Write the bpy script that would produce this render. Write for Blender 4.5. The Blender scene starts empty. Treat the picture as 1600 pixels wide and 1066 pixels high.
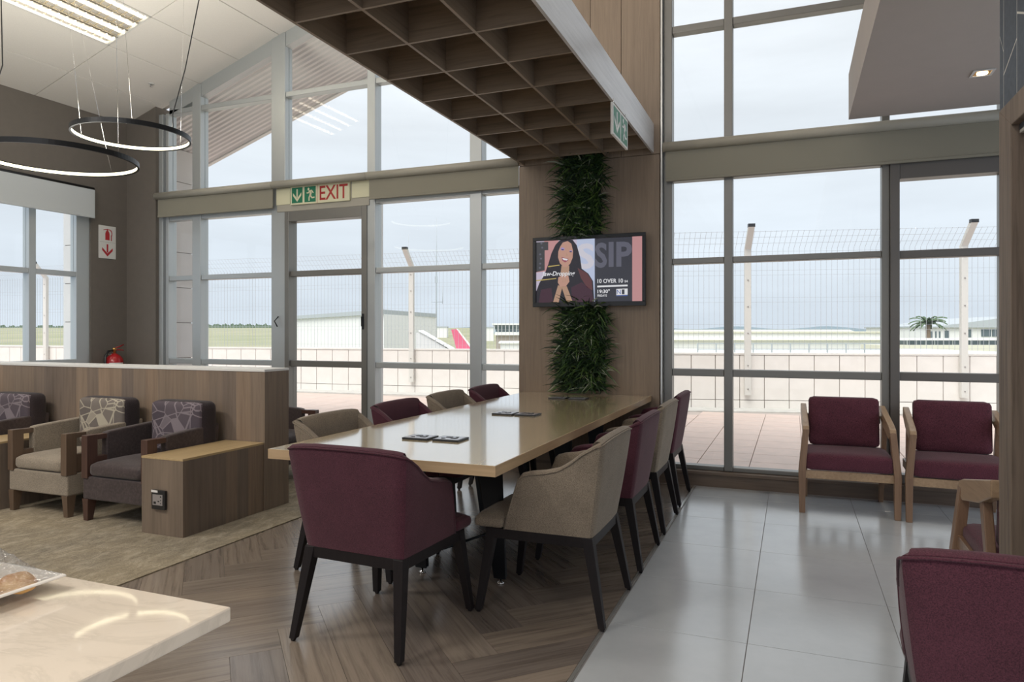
import bpy, bmesh, math, random
from mathutils import Vector, Matrix
random.seed(7)
C = bpy.context.scene.collection
SC = bpy.context.scene
PI = math.pi
R = math.radians

# ---------------------------------------------------------------- camera
cam_d = bpy.data.cameras.new('camera')
cam = bpy.data.objects.new('camera', cam_d)
C.objects.link(cam)
cam.location = (0, 0, 1.3)
cam.rotation_euler = (R(90), 0, R(21.76))
cam_d.sensor_width = 36
cam_d.lens = 1098 / 1600 * 36
cam_d.shift_y = -13.75 / 1600
cam_d.clip_start = 0.05
cam_d.clip_end = 6000
SC.camera = cam
SC.view_settings.view_transform = 'Standard'
SC.view_settings.look = 'None'
SC.view_settings.exposure = 0.0
SC.view_settings.gamma = 1.0
SC.view_settings.use_curve_mapping = False
SC.cycles.max_bounces = 8
SC.cycles.diffuse_bounces = 5
SC.cycles.glossy_bounces = 4
SC.cycles.transparent_max_bounces = 24
SC.cycles.use_denoising = True
SC.cycles.caustics_reflective = False
SC.cycles.caustics_refractive = False
SC.cycles.sample_clamp_indirect = 6

# ---------------------------------------------------------------- sky (overcast)
W = bpy.data.worlds.new('overcast_sky')
SC.world = W
W.use_nodes = True
wn, wl = W.node_tree.nodes, W.node_tree.links
wn.clear()
tc = wn.new('ShaderNodeTexCoord')
sep = wn.new('ShaderNodeSeparateXYZ')
wl.new(tc.outputs['Generated'], sep.inputs[0])
mp = wn.new('ShaderNodeMapping'); mp.inputs['Scale'].default_value = (1, 1, 6)
wl.new(tc.outputs['Generated'], mp.inputs[0])
nz = wn.new('ShaderNodeTexNoise'); nz.inputs['Scale'].default_value = 2.2; nz.inputs['Detail'].default_value = 5
wl.new(mp.outputs[0], nz.inputs[0])
rp = wn.new('ShaderNodeValToRGB')
e = rp.color_ramp.elements
e[0].position = 0.0; e[0].color = (.72, .79, .89, 1)
e[1].position = 0.42; e[1].color = (.93, .96, 1.02, 1)
x = rp.color_ramp.elements.new(.14); x.color = (.80, .86, .95, 1)
wl.new(sep.outputs[2], rp.inputs[0])
mr = wn.new('ShaderNodeMapRange'); mr.inputs[1].default_value = .3; mr.inputs[2].default_value = .7
mr.inputs[3].default_value = .90; mr.inputs[4].default_value = 1.08
wl.new(nz.outputs[0], mr.inputs[0])
mx = wn.new('ShaderNodeVectorMath'); mx.operation = 'SCALE'
wl.new(rp.outputs[0], mx.inputs[0]); wl.new(mr.outputs[0], mx.inputs['Scale'])
bg = wn.new('ShaderNodeBackground'); bg.inputs[1].default_value = 1.06
wl.new(mx.outputs[0], bg.inputs[0])
wo = wn.new('ShaderNodeOutputWorld'); wl.new(bg.outputs[0], wo.inputs[0])


def area(name, loc, sx, sy, power, color=(1, .93, .84), rot=(0, 0, 0)):
    d = bpy.data.lights.new(name, 'AREA'); d.shape = 'RECTANGLE'; d.size = sx; d.size_y = sy
    d.energy = power; d.color = color
    o = bpy.data.objects.new(name, d); C.objects.link(o); o.location = loc; o.rotation_euler = rot
    return o


# veiled sun behind the building
sd_ = bpy.data.lights.new('veiled_sun', 'SUN'); sd_.energy = 3.2; sd_.angle = R(40); sd_.color = (1, .97, .93)
so_ = bpy.data.objects.new('veiled_sun', sd_); C.objects.link(so_); so_.rotation_euler = (R(32), 0, R(-12))
# added fill light on top of the wooden canopy, shining up at the ceiling
for y_ in (1.6, 3.9): area('canopy_fill', (-1.72, y_, 3.16), .9, 1.9, 34, (1, .94, .86), (R(180), 0, 0))
# added fill inside the two ring pendants, brightening the ceiling above
area('ring_fill', (-4.72, 3.94, 2.84), .5, .5, 22, (1, .95, .82), (R(180), 0, 0))
area('ring_fill', (-4.86, 3.45, 2.56), .6, .6, 28, (1, .95, .82), (R(180), 0, 0))
# unseen ceiling lamps added as room fill, behind and beside the camera
area('ceiling_fill', (-3.6, -.6, 4.6), 1.2, .6, 90)
area('ceiling_fill', (-5.8, .6, 4.1), 1.2, .6, 90)
area('ceiling_fill', (-1.2, -1.6, 4.8), 1.2, .6, 90)
area('ceiling_fill', (1.4, .2, 2.85), .6, .6, 30)


# ---------------------------------------------------------------- materials
def nodes(m):
    m.use_nodes = True
    return m.node_tree.nodes, m.node_tree.links, m.node_tree.nodes['Principled BSDF']


MATS = {}


def mat(name, col, rough=.6, metal=0, spec=.5, emit=None, estr=0, coat=0):
    m = bpy.data.materials.new(name)
    n, l, b = nodes(m)
    b.inputs['Base Color'].default_value = (*col, 1)
    b.inputs['Roughness'].default_value = rough
    b.inputs['Metallic'].default_value = metal
    b.inputs['Specular IOR Level'].default_value = spec
    if coat: b.inputs['Coat Weight'].default_value = coat
    if emit:
        b.inputs['Emission Color'].default_value = (*emit, 1)
        b.inputs['Emission Strength'].default_value = estr
    m.diffuse_color = (*col, 1)
    MATS[name] = m
    return m


def coords(n, l, scale, rnd=0, kind='Object'):
    t = n.new('ShaderNodeTexCoord')
    out = t.outputs[kind]
    if rnd:
        oi = n.new('ShaderNodeObjectInfo')
        a = n.new('ShaderNodeVectorMath'); a.operation = 'SCALE'; a.inputs[0].default_value = (rnd, rnd * 1.7, rnd * .6)
        l.new(oi.outputs['Random'], a.inputs['Scale'])
        b = n.new('ShaderNodeVectorMath'); b.operation = 'ADD'
        l.new(out, b.inputs[0]); l.new(a.outputs[0], b.inputs[1]); out = b.outputs[0]
    mp = n.new('ShaderNodeMapping'); mp.inputs['Scale'].default_value = scale
    l.new(out, mp.inputs[0])
    return mp.outputs[0]


def noise(n, l, vec, scale, detail=4, rough=.55, dist=0):
    t = n.new('ShaderNodeTexNoise')
    t.inputs['Scale'].default_value = scale; t.inputs['Detail'].default_value = detail
    t.inputs['Roughness'].default_value = rough; t.inputs['Distortion'].default_value = dist
    l.new(vec, t.inputs['Vector'])
    return t.outputs[0]


def ramp(n, l, fac, stops):
    r = n.new('ShaderNodeValToRGB')
    el = r.color_ramp.elements
    while len(el) < len(stops): el.new(.5)
    for e_, (p, c) in zip(el, stops): e_.position = p; e_.color = (*c, 1)
    l.new(fac, r.inputs[0])
    return r.outputs[0]


def mixc(n, l, fac, a, b, mode='MIX'):
    m = n.new('ShaderNodeMix'); m.data_type = 'RGBA'; m.blend_type = mode
    if isinstance(fac, (int, float)): m.inputs[0].default_value = fac
    else: l.new(fac, m.inputs[0])
    for v, s in ((a, 6), (b, 7)):
        if isinstance(v, tuple): m.inputs[s].default_value = (*v, 1)
        else: l.new(v, m.inputs[s])
    return m.outputs[2]


def bump(n, l, b, h, strength=.3, dist=.002):
    bp = n.new('ShaderNodeBump'); bp.inputs['Strength'].default_value = strength; bp.inputs['Distance'].default_value = dist
    l.new(h, bp.inputs['Height']); l.new(bp.outputs[0], b.inputs['Normal'])


def mul(c, k): return tuple(min(1, v * k) for v in c)


def wood(name, c1, c2, axis=2, rough=.45, strip=None, rnd=0, tone=.0, fine=1.0, spec=.5, coat=0):
    """grain runs along local axis; strip=(axis,width) gives veneer strips of differing tone"""
    m = mat(name, c1, rough, spec=spec, coat=coat); n, l, b = nodes(m)
    if coat: b.inputs['Coat Roughness'].default_value = rough * .7; b.inputs['Coat IOR'].default_value = 1.5 + coat * .25
    s = [26 * fine, 26 * fine, 26 * fine]; s[axis] = 1.3 * fine
    v = coords(n, l, s, rnd)
    f = noise(n, l, v, 1.6, 8, .65, .6)
    col = ramp(n, l, f, [(.30, c2), (.52, c1), (.75, mul(c1, 1.22))])
    s2 = [5, 5, 5]; s2[axis] = .5
    f2 = noise(n, l, coords(n, l, s2, rnd), 1, 3)
    col = mixc(n, l, .35, col, ramp(n, l, f2, [(.3, mul(c2, .8)), (.7, mul(c1, 1.15))]))
    if strip:
        t = n.new('ShaderNodeTexCoord'); sp = n.new('ShaderNodeSeparateXYZ'); l.new(t.outputs['Object'], sp.inputs[0])
        d = n.new('ShaderNodeMath'); d.operation = 'DIVIDE'; d.inputs[1].default_value = strip[1]
        l.new(sp.outputs[strip[0]], d.inputs[0])
        fl = n.new('ShaderNodeMath'); fl.operation = 'FLOOR'; l.new(d.outputs[0], fl.inputs[0])
        wn_ = n.new('ShaderNodeTexWhiteNoise'); wn_.noise_dimensions = '1D'; l.new(fl.outputs[0], wn_.inputs['W'])
        tcol = ramp(n, l, wn_.outputs['Value'], [(0, (.70, .72, .78)), (.5, (.95, .95, .95)), (1, (1.12, 1.05, .98))])
        col = mixc(n, l, 1, col, tcol, 'MULTIPLY')
    if tone:
        oi = n.new('ShaderNodeObjectInfo')
        tcol = ramp(n, l, oi.outputs['Random'], [(0, (1 - tone, 1 - tone, 1 - tone * .8)), (.5, (1, 1, 1)), (1, (1 + tone * .6, 1 + tone * .5, 1 + tone * .35))])
        col = mixc(n, l, 1, col, tcol, 'MULTIPLY')
    l.new(col, b.inputs['Base Color'])
    bump(n, l, b, f, .12, .001)
    return m


def fabric(name, c1, c2, scale=260, rough=.95, b_=.5, axis_stretch=(1, 1, 1)):
    m = mat(name, c1, rough, spec=.2); n, l, b = nodes(m)
    v = coords(n, l, axis_stretch)
    f = noise(n, l, v, scale, 3, .7)
    f2 = noise(n, l, v, 6, 3)
    col = ramp(n, l, f, [(.36, c2), (.5, c1), (.66, mul(c1, 1.45))])
    col = mixc(n, l, .22, col, ramp(n, l, f2, [(.35, mul(c1, .6)), (.65, mul(c1, 1.3))]))
    l.new(col, b.inputs['Base Color'])
    b.inputs['Sheen Weight'].default_value = .15
    bump(n, l, b, f, b_, .0015)
    return m


def speck(name, c1, c2, scale=30, rough=.5, lo=.35, hi=.65, bstr=0, metal=0, spec=.5, detail=5, stretch=(1, 1, 1), rnd=0):
    m = mat(name, c1, rough, metal, spec); n, l, b = nodes(m)
    f = noise(n, l, coords(n, l, stretch, rnd), scale, detail, .6)
    l.new(ramp(n, l, f, [(lo, c2), (hi, c1)]), b.inputs['Base Color'])
    if bstr: bump(n, l, b, f, bstr, .002)
    return m


speck('plaster_taupe', (.175, .155, .135), (.165, .147, .128), 12, .85)
speck('ceiling_white', (.82, .80, .77), (.77, .75, .72), 160, .9, .3, .6, .2)
mat('ceiling_grid', (.42, .40, .38), .6)
speck('bulkhead_white', (.52, .47, .44), (.50, .455, .425), 5, .8)
wood('veneer_wall', (.275, .212, .16), (.19, .145, .11), 2, .5, strip=(0, .13))
wood('veneer_cabinet', (.255, .195, .142), (.175, .132, .098), 2, .5, strip=(1, .105))
wood('veneer_end', (.255, .195, .142), (.175, .132, .098), 2, .5)
wood('veneer_column', (.27, .205, .15), (.205, .155, .112), 2, .5)
wood('veneer_beam', (.26, .20, .145), (.15, .112, .08), 1, .4)
wood('veneer_cross', (.26, .20, .145), (.15, .112, .08), 0, .4)
wood('veneer_beam_sheen', (.56, .55, .55), (.42, .41, .41), 1, .30, spec=.8)  # beam veneer with the sky's reflection put into its pale colour
wood('cabinet_top_wood', (.50, .37, .20), (.38, .27, .14), 1, .35)
wood('oak_table', (.74, .60, .37), (.65, .51, .30), 1, .12, fine=.8, spec=.9, coat=1)
wood('oak_edge_x', (.52, .37, .22), (.42, .28, .16), 0, .35)
wood('oak_edge_y', (.52, .37, .22), (.42, .28, .16), 1, .35)
wood('oak_chair', (.26, .16, .10), (.18, .105, .065), 2, .38, fine=1.3)
wood('oak_chair_arm', (.42, .29, .18), (.30, .19, .11), 1, .38, fine=1.3)
wood('wenge', (.013, .010, .011), (.008, .006, .007), 2, .5, fine=1.5, spec=.3)
wood('walnut', (.13, .088, .06), (.09, .058, .04), 2, .38, fine=1.2)
wood('mahogany', (.085, .045, .035), (.05, .026, .022), 2, .35, fine=1.2)
wood('kerb_wood', (.19, .14, .105), (.13, .095, .07), 0, .5)
wood('rustic_oak', (.27, .205, .155), (.11, .08, .058), 2, .6, fine=1.0)
wood('plank_wood', (.27, .225, .185), (.115, .094, .078), 0, .22, rnd=37, tone=.2, fine=.9, spec=.9, coat=.5)
mat('plank_gap', (.05, .04, .035), .8)
speck('porcelain', (.53, .56, .585), (.49, .52, .545), 5, .17, rnd=9, spec=1.0)
MATS['porcelain'].node_tree.nodes['Principled BSDF'].inputs['IOR'].default_value = 1.7
mat('grout', (.20, .19, .185), .8)
mat('trim_metal', (.75, .75, .73), .3, .8)
mat('aluminium', (.50, .53, .54), .38, .45)
mat('aluminium_dark', (.16, .15, .14), .42, .5)
mat('aluminium_mid', (.24, .235, .22), .4, .5)  # aluminium with the right bays' backlit shade in its colour; exit door shares it
mat('gasket', (.03, .03, .03), .6)
fabric('burgundy', (.088, .028, .042), (.045, .014, .022), 330)
fabric('burgundy_tweed', (.105, .032, .048), (.032, .012, .018), 210, b_=.8)
fabric('beige_tweed', (.25, .205, .155), (.125, .10, .076), 300, b_=.6)
fabric('beige_lounge', (.27, .23, .18), (.19, .16, .125), 190)
fabric('plum_leather', (.060, .046, .046), (.048, .036, .037), 60, rough=.5, b_=.15)
fabric('dark_fabric', (.035, .027, .030), (.025, .019, .021), 200)
speck('blind_fabric', (.30, .285, .23), (.285, .27, .215), 300, .9)
speck('blind_white', (.60, .64, .66), (.58, .62, .64), 300, .9)
mat('blind_tube', (.42, .40, .34), .5)
mat('sign_board', (.72, .70, .50), .5)
mat('sign_white', (.80, .80, .78), .5)
mat('sign_green', (.012, .19, .10), .45)
mat('sign_red', (.42, .03, .025), .45)
mat('print_red', (.50, .03, .04), .5)
mat('black_plastic', (.015, .016, .018), .35)
mat('black_metal', (.012, .013, .015), .35, .6)
mat('table_steel', (.018, .021, .026), .35, .5)
mat('grey_plastic', (.28, .26, .25), .5)
mat('socket_face', (.40, .39, .42), .18, .3)  # insert grey lightened to carry the sky's reflection
mat('white_plastic', (.75, .74, .72), .45)
mat('chrome', (.75, .75, .75), .15, 1)
mat('brass', (.65, .38, .12), .3, .9)
mat('extinguisher_red', (.42, .012, .018), .2, spec=.6)
mat('label_blue', (.06, .16, .40), .4)
mat('led', (1, .95, .75), .4, emit=(1, .94, .64), estr=2.2)
mat('tube_lamp', (1, .95, .8), .4, emit=(1, .90, .70), estr=14)
mat('spot_lamp', (1, .9, .7), .4, emit=(1, .84, .60), estr=14)
mat('louvre', (.85, .80, .68), .18, .9)
mat('white_metal', (.74, .74, .73), .45, .1)
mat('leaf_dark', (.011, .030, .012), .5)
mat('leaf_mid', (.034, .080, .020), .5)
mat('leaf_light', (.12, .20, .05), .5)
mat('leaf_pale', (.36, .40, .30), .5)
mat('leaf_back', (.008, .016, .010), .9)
mat('screen_off', (.01, .01, .012), .15)
speck('render_white', (.80, .77, .73), (.72, .69, .65), 3, .8)
speck('wall_panel_stone', (.82, .78, .74), (.77, .73, .69), 4, .8, rnd=5)
mat('panel_joint', (.26, .22, .19), .9)
speck('clad_panel', (.70, .68, .66), (.66, .64, .62), 3, .7, rnd=5)
speck('paver', (.70, .54, .47), (.62, .49, .43), 6, .55, rnd=11, spec=.4)
mat('paver_base', (.50, .42, .38), .8)
speck('concrete', (.62, .60, .56), (.52, .50, .47), 5, .8)
mat('fence_wire', (.48, .50, .53), .5, .2)
mat('fence_post', (.68, .66, .62), .5)
mat('soffit_sheet', (.80, .78, .78), .5)
speck('grass', (.30, .32, .19), (.42, .39, .27), .02, .95, .35, .65)
speck('far_trees', (.10, .16, .11), (.18, .24, .17), .4, .95)
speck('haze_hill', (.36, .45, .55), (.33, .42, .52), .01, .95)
mat('far_white', (.90, .90, .90), .7)
mat('far_cream', (.80, .78, .66), .7)
mat('far_grey', (.48, .52, .55), .6)
mat('far_glass', (.12, .16, .18), .2)
mat('tower_brick', (.42, .36, .32), .8)
mat('pink_paint', (.80, .16, .28), .4)
mat('palm_trunk', (.30, .22, .15), .9)
mat('palm_leaf', (.09, .14, .07), .7)
speck('crust', (.80, .50, .20), (.55, .24, .06), 30, .5, .35, .65, .3)
mat('glaze', (.80, .76, .70), .12, coat=.5)
speck('tile_slate', (.085, .105, .135), (.068, .085, .11), 40, .55, .4, .6, .2)
mat('tile_grout', (.80, .79, .74), .7)
mat('dark_brown', (.030, .020, .018), .5)

# carpet
m = mat('carpet', (.3, .25, .18), .95, spec=.1); n, l, b = nodes(m)
f = noise(n, l, coords(n, l, (4.2, 2.2, 1)), 3.4, 9, .82, .8)
g = noise(n, l, coords(n, l, (1, 1, 1)), 1.3, 4, .6)
h_ = noise(n, l, coords(n, l, (1, 1, 1)), 170, 3, .7)
c = ramp(n, l, f, [(.38, (.075, .065, .052)), (.5, (.24, .205, .155)), (.61, (.52, .46, .37))])
c = mixc(n, l, .45, c, ramp(n, l, g, [(.38, (.15, .14, .125)), (.6, (.36, .29, .185))]))
c = mixc(n, l, .30, c, ramp(n, l, h_, [(.3, (.10, .09, .07)), (.7, (.62, .55, .42))]))
l.new(c, b.inputs['Base Color']); bump(n, l, b, h_, .7, .004)

# marble
m = mat('marble', (.70, .62, .52), .04, spec=.7); n, l, b = nodes(m)
f = noise(n, l, coords(n, l, (1, 1.6, 1)), 3.0, 8, .65, 1.6)
g = noise(n, l, coords(n, l, (1, 1, 1)), 2.0, 3, .5)
c = ramp(n, l, f, [(.44, (.74, .65, .54)), (.497, (.64, .56, .46)), (.52, (.75, .66, .55))])
c = mixc(n, l, .35, c, ramp(n, l, g, [(.35, (.72, .60, .46)), (.65, (.78, .71, .62))]))
l.new(c, b.inputs['Base Color'])

# patterned cushion fabrics: shards outlined with pale lines


def shard(name, base, base2, line):
    m = mat(name, base, .9, spec=.2); n, l, b = nodes(m)
    v = coords(n, l, (1, 1, 1))
    w = n.new('ShaderNodeTexVoronoi'); w.feature = 'DISTANCE_TO_EDGE'; w.inputs['Scale'].default_value = 8.5
    w2 = n.new('ShaderNodeTexVoronoi'); w2.feature = 'F1'; w2.inputs['Scale'].default_value = 8.5
    w3 = n.new('ShaderNodeTexVoronoi'); w3.feature = 'DISTANCE_TO_EDGE'; w3.inputs['Scale'].default_value = 4.6
    rr = n.new('ShaderNodeMapping'); rr.inputs['Rotation'].default_value = (.3, .6, .2); rr.inputs['Scale'].default_value = (1, 1, 1.7)
    l.new(v, rr.inputs[0])
    for q in (w, w2): l.new(v, q.inputs['Vector'])
    l.new(rr.outputs[0], w3.inputs['Vector'])
    sp = n.new('ShaderNodeSeparateColor'); l.new(w2.outputs['Color'], sp.inputs[0])
    col = ramp(n, l, sp.outputs[0], [(.0, base2), (.55, base), (.8, base), (.84, line)])
    c1 = ramp(n, l, w.outputs['Distance'], [(.022, (1, 1, 1)), (.034, (0, 0, 0))])
    c3 = ramp(n, l, w3.outputs['Distance'], [(.020, (1, 1, 1)), (.032, (0, 0, 0))])
    col = mixc(n, l, c1, col, line); col = mixc(n, l, c3, col, line)
    l.new(col, b.inputs['Base Color'])
    bump(n, l, b, noise(n, l, v, 250, 2), .3, .001)


shard('shard_plum', (.115, .095, .11), (.085, .07, .085), (.24, .205, .225))
shard('shard_beige', (.20, .175, .155), (.15, .13, .12), (.44, .40, .32))

# window glass: clear, thin, mirror-like only by its Fresnel term
m = bpy.data.materials.new('window_glass'); m.use_nodes = True
n, l = m.node_tree.nodes, m.node_tree.links; n.clear()
tr = n.new('ShaderNodeBsdfTransparent'); tr.inputs[0].default_value = (.97, .985, .98, 1)
gl = n.new('ShaderNodeBsdfGlossy'); gl.inputs['Roughness'].default_value = .0
fr = n.new('ShaderNodeFresnel'); fr.inputs[0].default_value = 1.45
ge = n.new('ShaderNodeNewGeometry'); inv = n.new('ShaderNodeMath'); inv.operation = 'SUBTRACT'; inv.inputs[0].default_value = 1
l.new(ge.outputs['Backfacing'], inv.inputs[1])
mu = n.new('ShaderNodeMath'); mu.operation = 'MULTIPLY'; l.new(fr.outputs[0], mu.inputs[0]); l.new(inv.outputs[0], mu.inputs[1])
ms = n.new('ShaderNodeMixShader'); l.new(mu.outputs[0], ms.inputs[0]); l.new(tr.outputs[0], ms.inputs[1]); l.new(gl.outputs[0], ms.inputs[2])
oo = n.new('ShaderNodeOutputMaterial'); l.new(ms.outputs[0], oo.inputs[0])
MATS['window_glass'] = m
# cling film
m = bpy.data.materials.new('cling_film'); m.use_nodes = True
n, l = m.node_tree.nodes, m.node_tree.links; n.clear()
tr = n.new('ShaderNodeBsdfTransparent'); tr.inputs[0].default_value = (.95, .95, .95, 1)
gl = n.new('ShaderNodeBsdfGlossy'); gl.inputs['Roughness'].default_value = .12
ms = n.new('ShaderNodeMixShader'); ms.inputs[0].default_value = .34; l.new(tr.outputs[0], ms.inputs[1]); l.new(gl.outputs[0], ms.inputs[2])
nzz = n.new('ShaderNodeTexNoise'); nzz.inputs['Scale'].default_value = 30; bb = n.new('ShaderNodeBump'); bb.inputs['Distance'].default_value = .02
l.new(nzz.outputs[0], bb.inputs['Height']); l.new(bb.outputs[0], gl.inputs['Normal'])
oo = n.new('ShaderNodeOutputMaterial'); l.new(ms.outputs[0], oo.inputs[0])
MATS['cling_film'] = m


# ---------------------------------------------------------------- mesh helpers
class MB:
    def __init__(s): s.v = []; s.f = []; s.m = []; s.sm = []

    def add(s, vs, fs, mi=0, smooth=False):
        o = len(s.v); s.v += [tuple(p) for p in vs]
        for f in fs: s.f.append([i + o for i in f]); s.m.append(mi); s.sm.append(smooth)
        return s

    def box(s, x0, x1, y0, y1, z0, z1, mi=0):
        return s.add([(x0, y0, z0), (x1, y0, z0), (x1, y1, z0), (x0, y1, z0), (x0, y0, z1), (x1, y0, z1), (x1, y1, z1), (x0, y1, z1)],
                     [(0, 3, 2, 1), (4, 5, 6, 7), (0, 1, 5, 4), (1, 2, 6, 5), (2, 3, 7, 6), (3, 0, 4, 7)], mi)

    def frus(s, p0, s0, p1, s1, mi=0):
        """square-section bar from p0 (size s0=(x,y)) up to p1"""
        vs = []
        for p, q in ((p0, s0), (p1, s1)):
            for a, b in ((-1, -1), (1, -1), (1, 1), (-1, 1)):
                vs.append((p[0] + a * q[0] / 2, p[1] + b * q[1] / 2, p[2]))
        return s.add(vs, [(0, 3, 2, 1), (4, 5, 6, 7), (0, 1, 5, 4), (1, 2, 6, 5), (2, 3, 7, 6), (3, 0, 4, 7)], mi)

    def prism(s, poly, axis, a, b, mi=0):
        """polygon in the plane normal to axis, extruded from a to b"""
        n = len(poly)
        def P(q, t):
            if axis == 0: return (t, q[0], q[1])
            if axis == 1: return (q[0], t, q[1])
            return (q[0], q[1], t)
        vs = [P(q, a) for q in poly] + [P(q, b) for q in poly]
        fs = [tuple(range(n))[::-1], tuple(range(n, 2 * n))] + [(i, (i + 1) % n, n + (i + 1) % n, n + i) for i in range(n)]
        return s.add(vs, fs, mi)

    def tube(s, pts, r, n=8, mi=0, closed=False, r2=None):
        pts = [Vector(p) for p in pts]; vs = []; N = len(pts)
        for i, p in enumerate(pts):
            a = pts[i - 1] if (i or closed) else p
            b_ = pts[(i + 1) % N] if (i < N - 1 or closed) else p
            t = (b_ - a).normalized()
            up = Vector((0, 0, 1)) if abs(t.z) < .95 else Vector((1, 0, 0))
            u = t.cross(up).normalized(); w = u.cross(t)
            rr = r if r2 is None else r + (r2 - r) * i / max(1, N - 1)
            for k in range(n):
                c_ = 2 * PI * k / n
                vs.append(p + u * math.cos(c_) * rr + w * math.sin(c_) * rr)
        fs = []
        for i in range(N if closed else N - 1):
            j = (i + 1) % N
            for k in range(n): fs.append((i * n + k, i * n + (k + 1) % n, j * n + (k + 1) % n, j * n + k))
        if not closed: fs += [tuple(range(n))[::-1], tuple((N - 1) * n + k for k in range(n))]
        return s.add(vs, fs, mi, True)

    def lathe(s, prof, n=16, c=(0, 0, 0), mi=0):
        vs = []
        for r, z in prof:
            for k in range(n):
                a = 2 * PI * k / n; vs.append((c[0] + r * math.cos(a), c[1] + r * math.sin(a), c[2] + z))
        fs = []
        for i in range(len(prof) - 1):
            for k in range(n): fs.append((i * n + k, i * n + (k + 1) % n, (i + 1) * n + (k + 1) % n, (i + 1) * n + k))
        fs += [tuple(range(n))[::-1], tuple((len(prof) - 1) * n + k for k in range(n))]
        return s.add(vs, fs, mi, True)

    def cushion(s, x0, x1, y0, y1, z0, z1, r=.04, crown=.02, n=8, lean=None, mi=0, crown_axis=2):
        c_ = [(x0 + x1) / 2, (y0 + y1) / 2, (z0 + z1) / 2]; h = [(x1 - x0) / 2, (y1 - y0) / 2, (z1 - z0) / 2]
        bm = bmesh.new(); bmesh.ops.create_cube(bm, size=2)
        bmesh.ops.subdivide_edges(bm, edges=bm.edges, cuts=n, use_grid_fill=True)
        vs = []
        rr = min(r, min(h) * .98)
        for v in bm.verts:
            q = [v.co[i] for i in range(3)]
            # push samples out towards the edges so that the rounding is smooth
            q = [math.copysign(abs(t) ** .6, t) for t in q]
            p = [q[i] * h[i] for i in range(3)]
            inn = [max(-h[i] + rr, min(h[i] - rr, p[i])) for i in range(3)]
            d = Vector([p[i] - inn[i] for i in range(3)])
            if d.length > 1e-6:
                d = d.normalized() * rr
            p = [inn[i] + d[i] for i in range(3)]
            a = crown_axis; o1, o2 = [i for i in range(3) if i != a]
            k = (1 - min(1, abs(p[o1] / h[o1])) ** 2.2) * (1 - min(1, abs(p[o2] / h[o2])) ** 2.2)
            if crown_axis == 2:
                if p[2] > 0: p[2] += crown * k
            else: p[a] += math.copysign(crown * k, p[a])
            p = [p[i] + c_[i] for i in range(3)]
            if lean: p[1] += lean * (p[2] - z0)
            vs.append(p)
        bm.verts.index_update()
        fs = [[v.index for v in f.verts] for f in bm.faces]
        bm.free()
        return s.add(vs, fs, mi, True)


def obj(name, mb, mats, parent=None, bev=0, seg=2, **props):
    me = bpy.data.meshes.new(name)
    if isinstance(mb, MB):
        me.from_pydata(mb.v, [], mb.f)
        me.polygons.foreach_set('material_index', mb.m)
        me.polygons.foreach_set('use_smooth', mb.sm)
        me.update()
    else: me = mb
    if isinstance(mats, str): mats = [mats]
    if not me.materials:
        for q in mats: me.materials.append(MATS[q])
    o = bpy.data.objects.new(name, me); C.objects.link(o)
    if parent: o.parent = parent
    if bev:
        md = o.modifiers.new('bevel', 'BEVEL'); md.width = bev; md.segments = seg; md.limit_method = 'ANGLE'; md.angle_limit = R(40)
    for k, v in props.items(): o[k] = v
    return o


def empty(name, loc=(0, 0, 0), rz=0, **props):
    o = bpy.data.objects.new(name, None); C.objects.link(o); o.empty_display_size = .1
    o.location = loc; o.rotation_euler = (0, 0, rz)
    for k, v in props.items(): o[k] = v
    return o


def kids(o): return [c_ for c_ in bpy.data.objects if c_.parent == o]


def copy_tree(o, loc, rz, **props):
    r = o.copy(); C.objects.link(r); r.location = loc; r.rotation_euler = (0, 0, rz)
    for k, v in props.items(): r[k] = v
    for ch in kids(o):
        c_ = ch.copy(); C.objects.link(c_); c_.parent = r
        for g_ in kids(ch):
            d = g_.copy(); C.objects.link(d); d.parent = c_
    return r


def part(name, parent, mats, bev=0, **kw):
    """one-box part"""
    return obj(name, MB().box(*kw['b']), mats, parent, bev)


def bx(name, parent, mats, b_, bev=0, **props):
    return obj(name, MB().box(*b_), mats, parent, bev, **props)


def text_polys(txt, size=1.0, sx=1.0, bold=0.0, shear=0.0):
    """font outline triangulated: returns verts (2D) and faces"""
    cu = bpy.data.curves.new('lettering', 'FONT'); cu.body = txt; cu.size = size; cu.offset = bold; cu.shear = shear
    cu.resolution_u = 3
    o = bpy.data.objects.new('lettering', cu); C.objects.link(o)
    bpy.context.view_layer.update()
    me = bpy.data.meshes.new_from_object(o.evaluated_get(bpy.context.evaluated_depsgraph_get()))
    vs = [(v.co.x * sx, v.co.y) for v in me.vertices]; fs = [tuple(p.vertices) for p in me.polygons]
    bpy.data.objects.remove(o); bpy.data.curves.remove(cu); bpy.data.meshes.remove(me)
    xs = [v[0] for v in vs] or [0]; ys = [v[1] for v in vs] or [0]
    x0, x1, y0, y1 = min(xs), max(xs), min(ys), max(ys)
    return [((a - x0) / (x1 - x0), (b_ - y0) / (y1 - y0)) for a, b_ in vs], fs


def put_text(mb, fn, txt, x0, y0, x1, y1, layer, mi, **kw):
    """letters fitted in the rectangle (x0,y0)-(x1,y1); fn maps (x,y,layer) to 3D"""
    vs, fs = text_polys(txt, **kw)
    mb.add([fn(x0 + a * (x1 - x0), y0 + b_ * (y1 - y0), layer) for a, b_ in vs], fs, mi)


def put_poly(mb, fn, pts, layer, mi): mb.add([fn(a, b_, layer) for a, b_ in pts], [tuple(range(len(pts)))], mi)


def circ(cx, cy, rx, ry, n=16): return [(cx + rx * math.cos(2 * PI * k / n), cy + ry * math.sin(2 * PI * k / n)) for k in range(n)]


def rect(x0, y0, x1, y1): return [(x0, y0), (x1, y0), (x1, y1), (x0, y1)]


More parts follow.
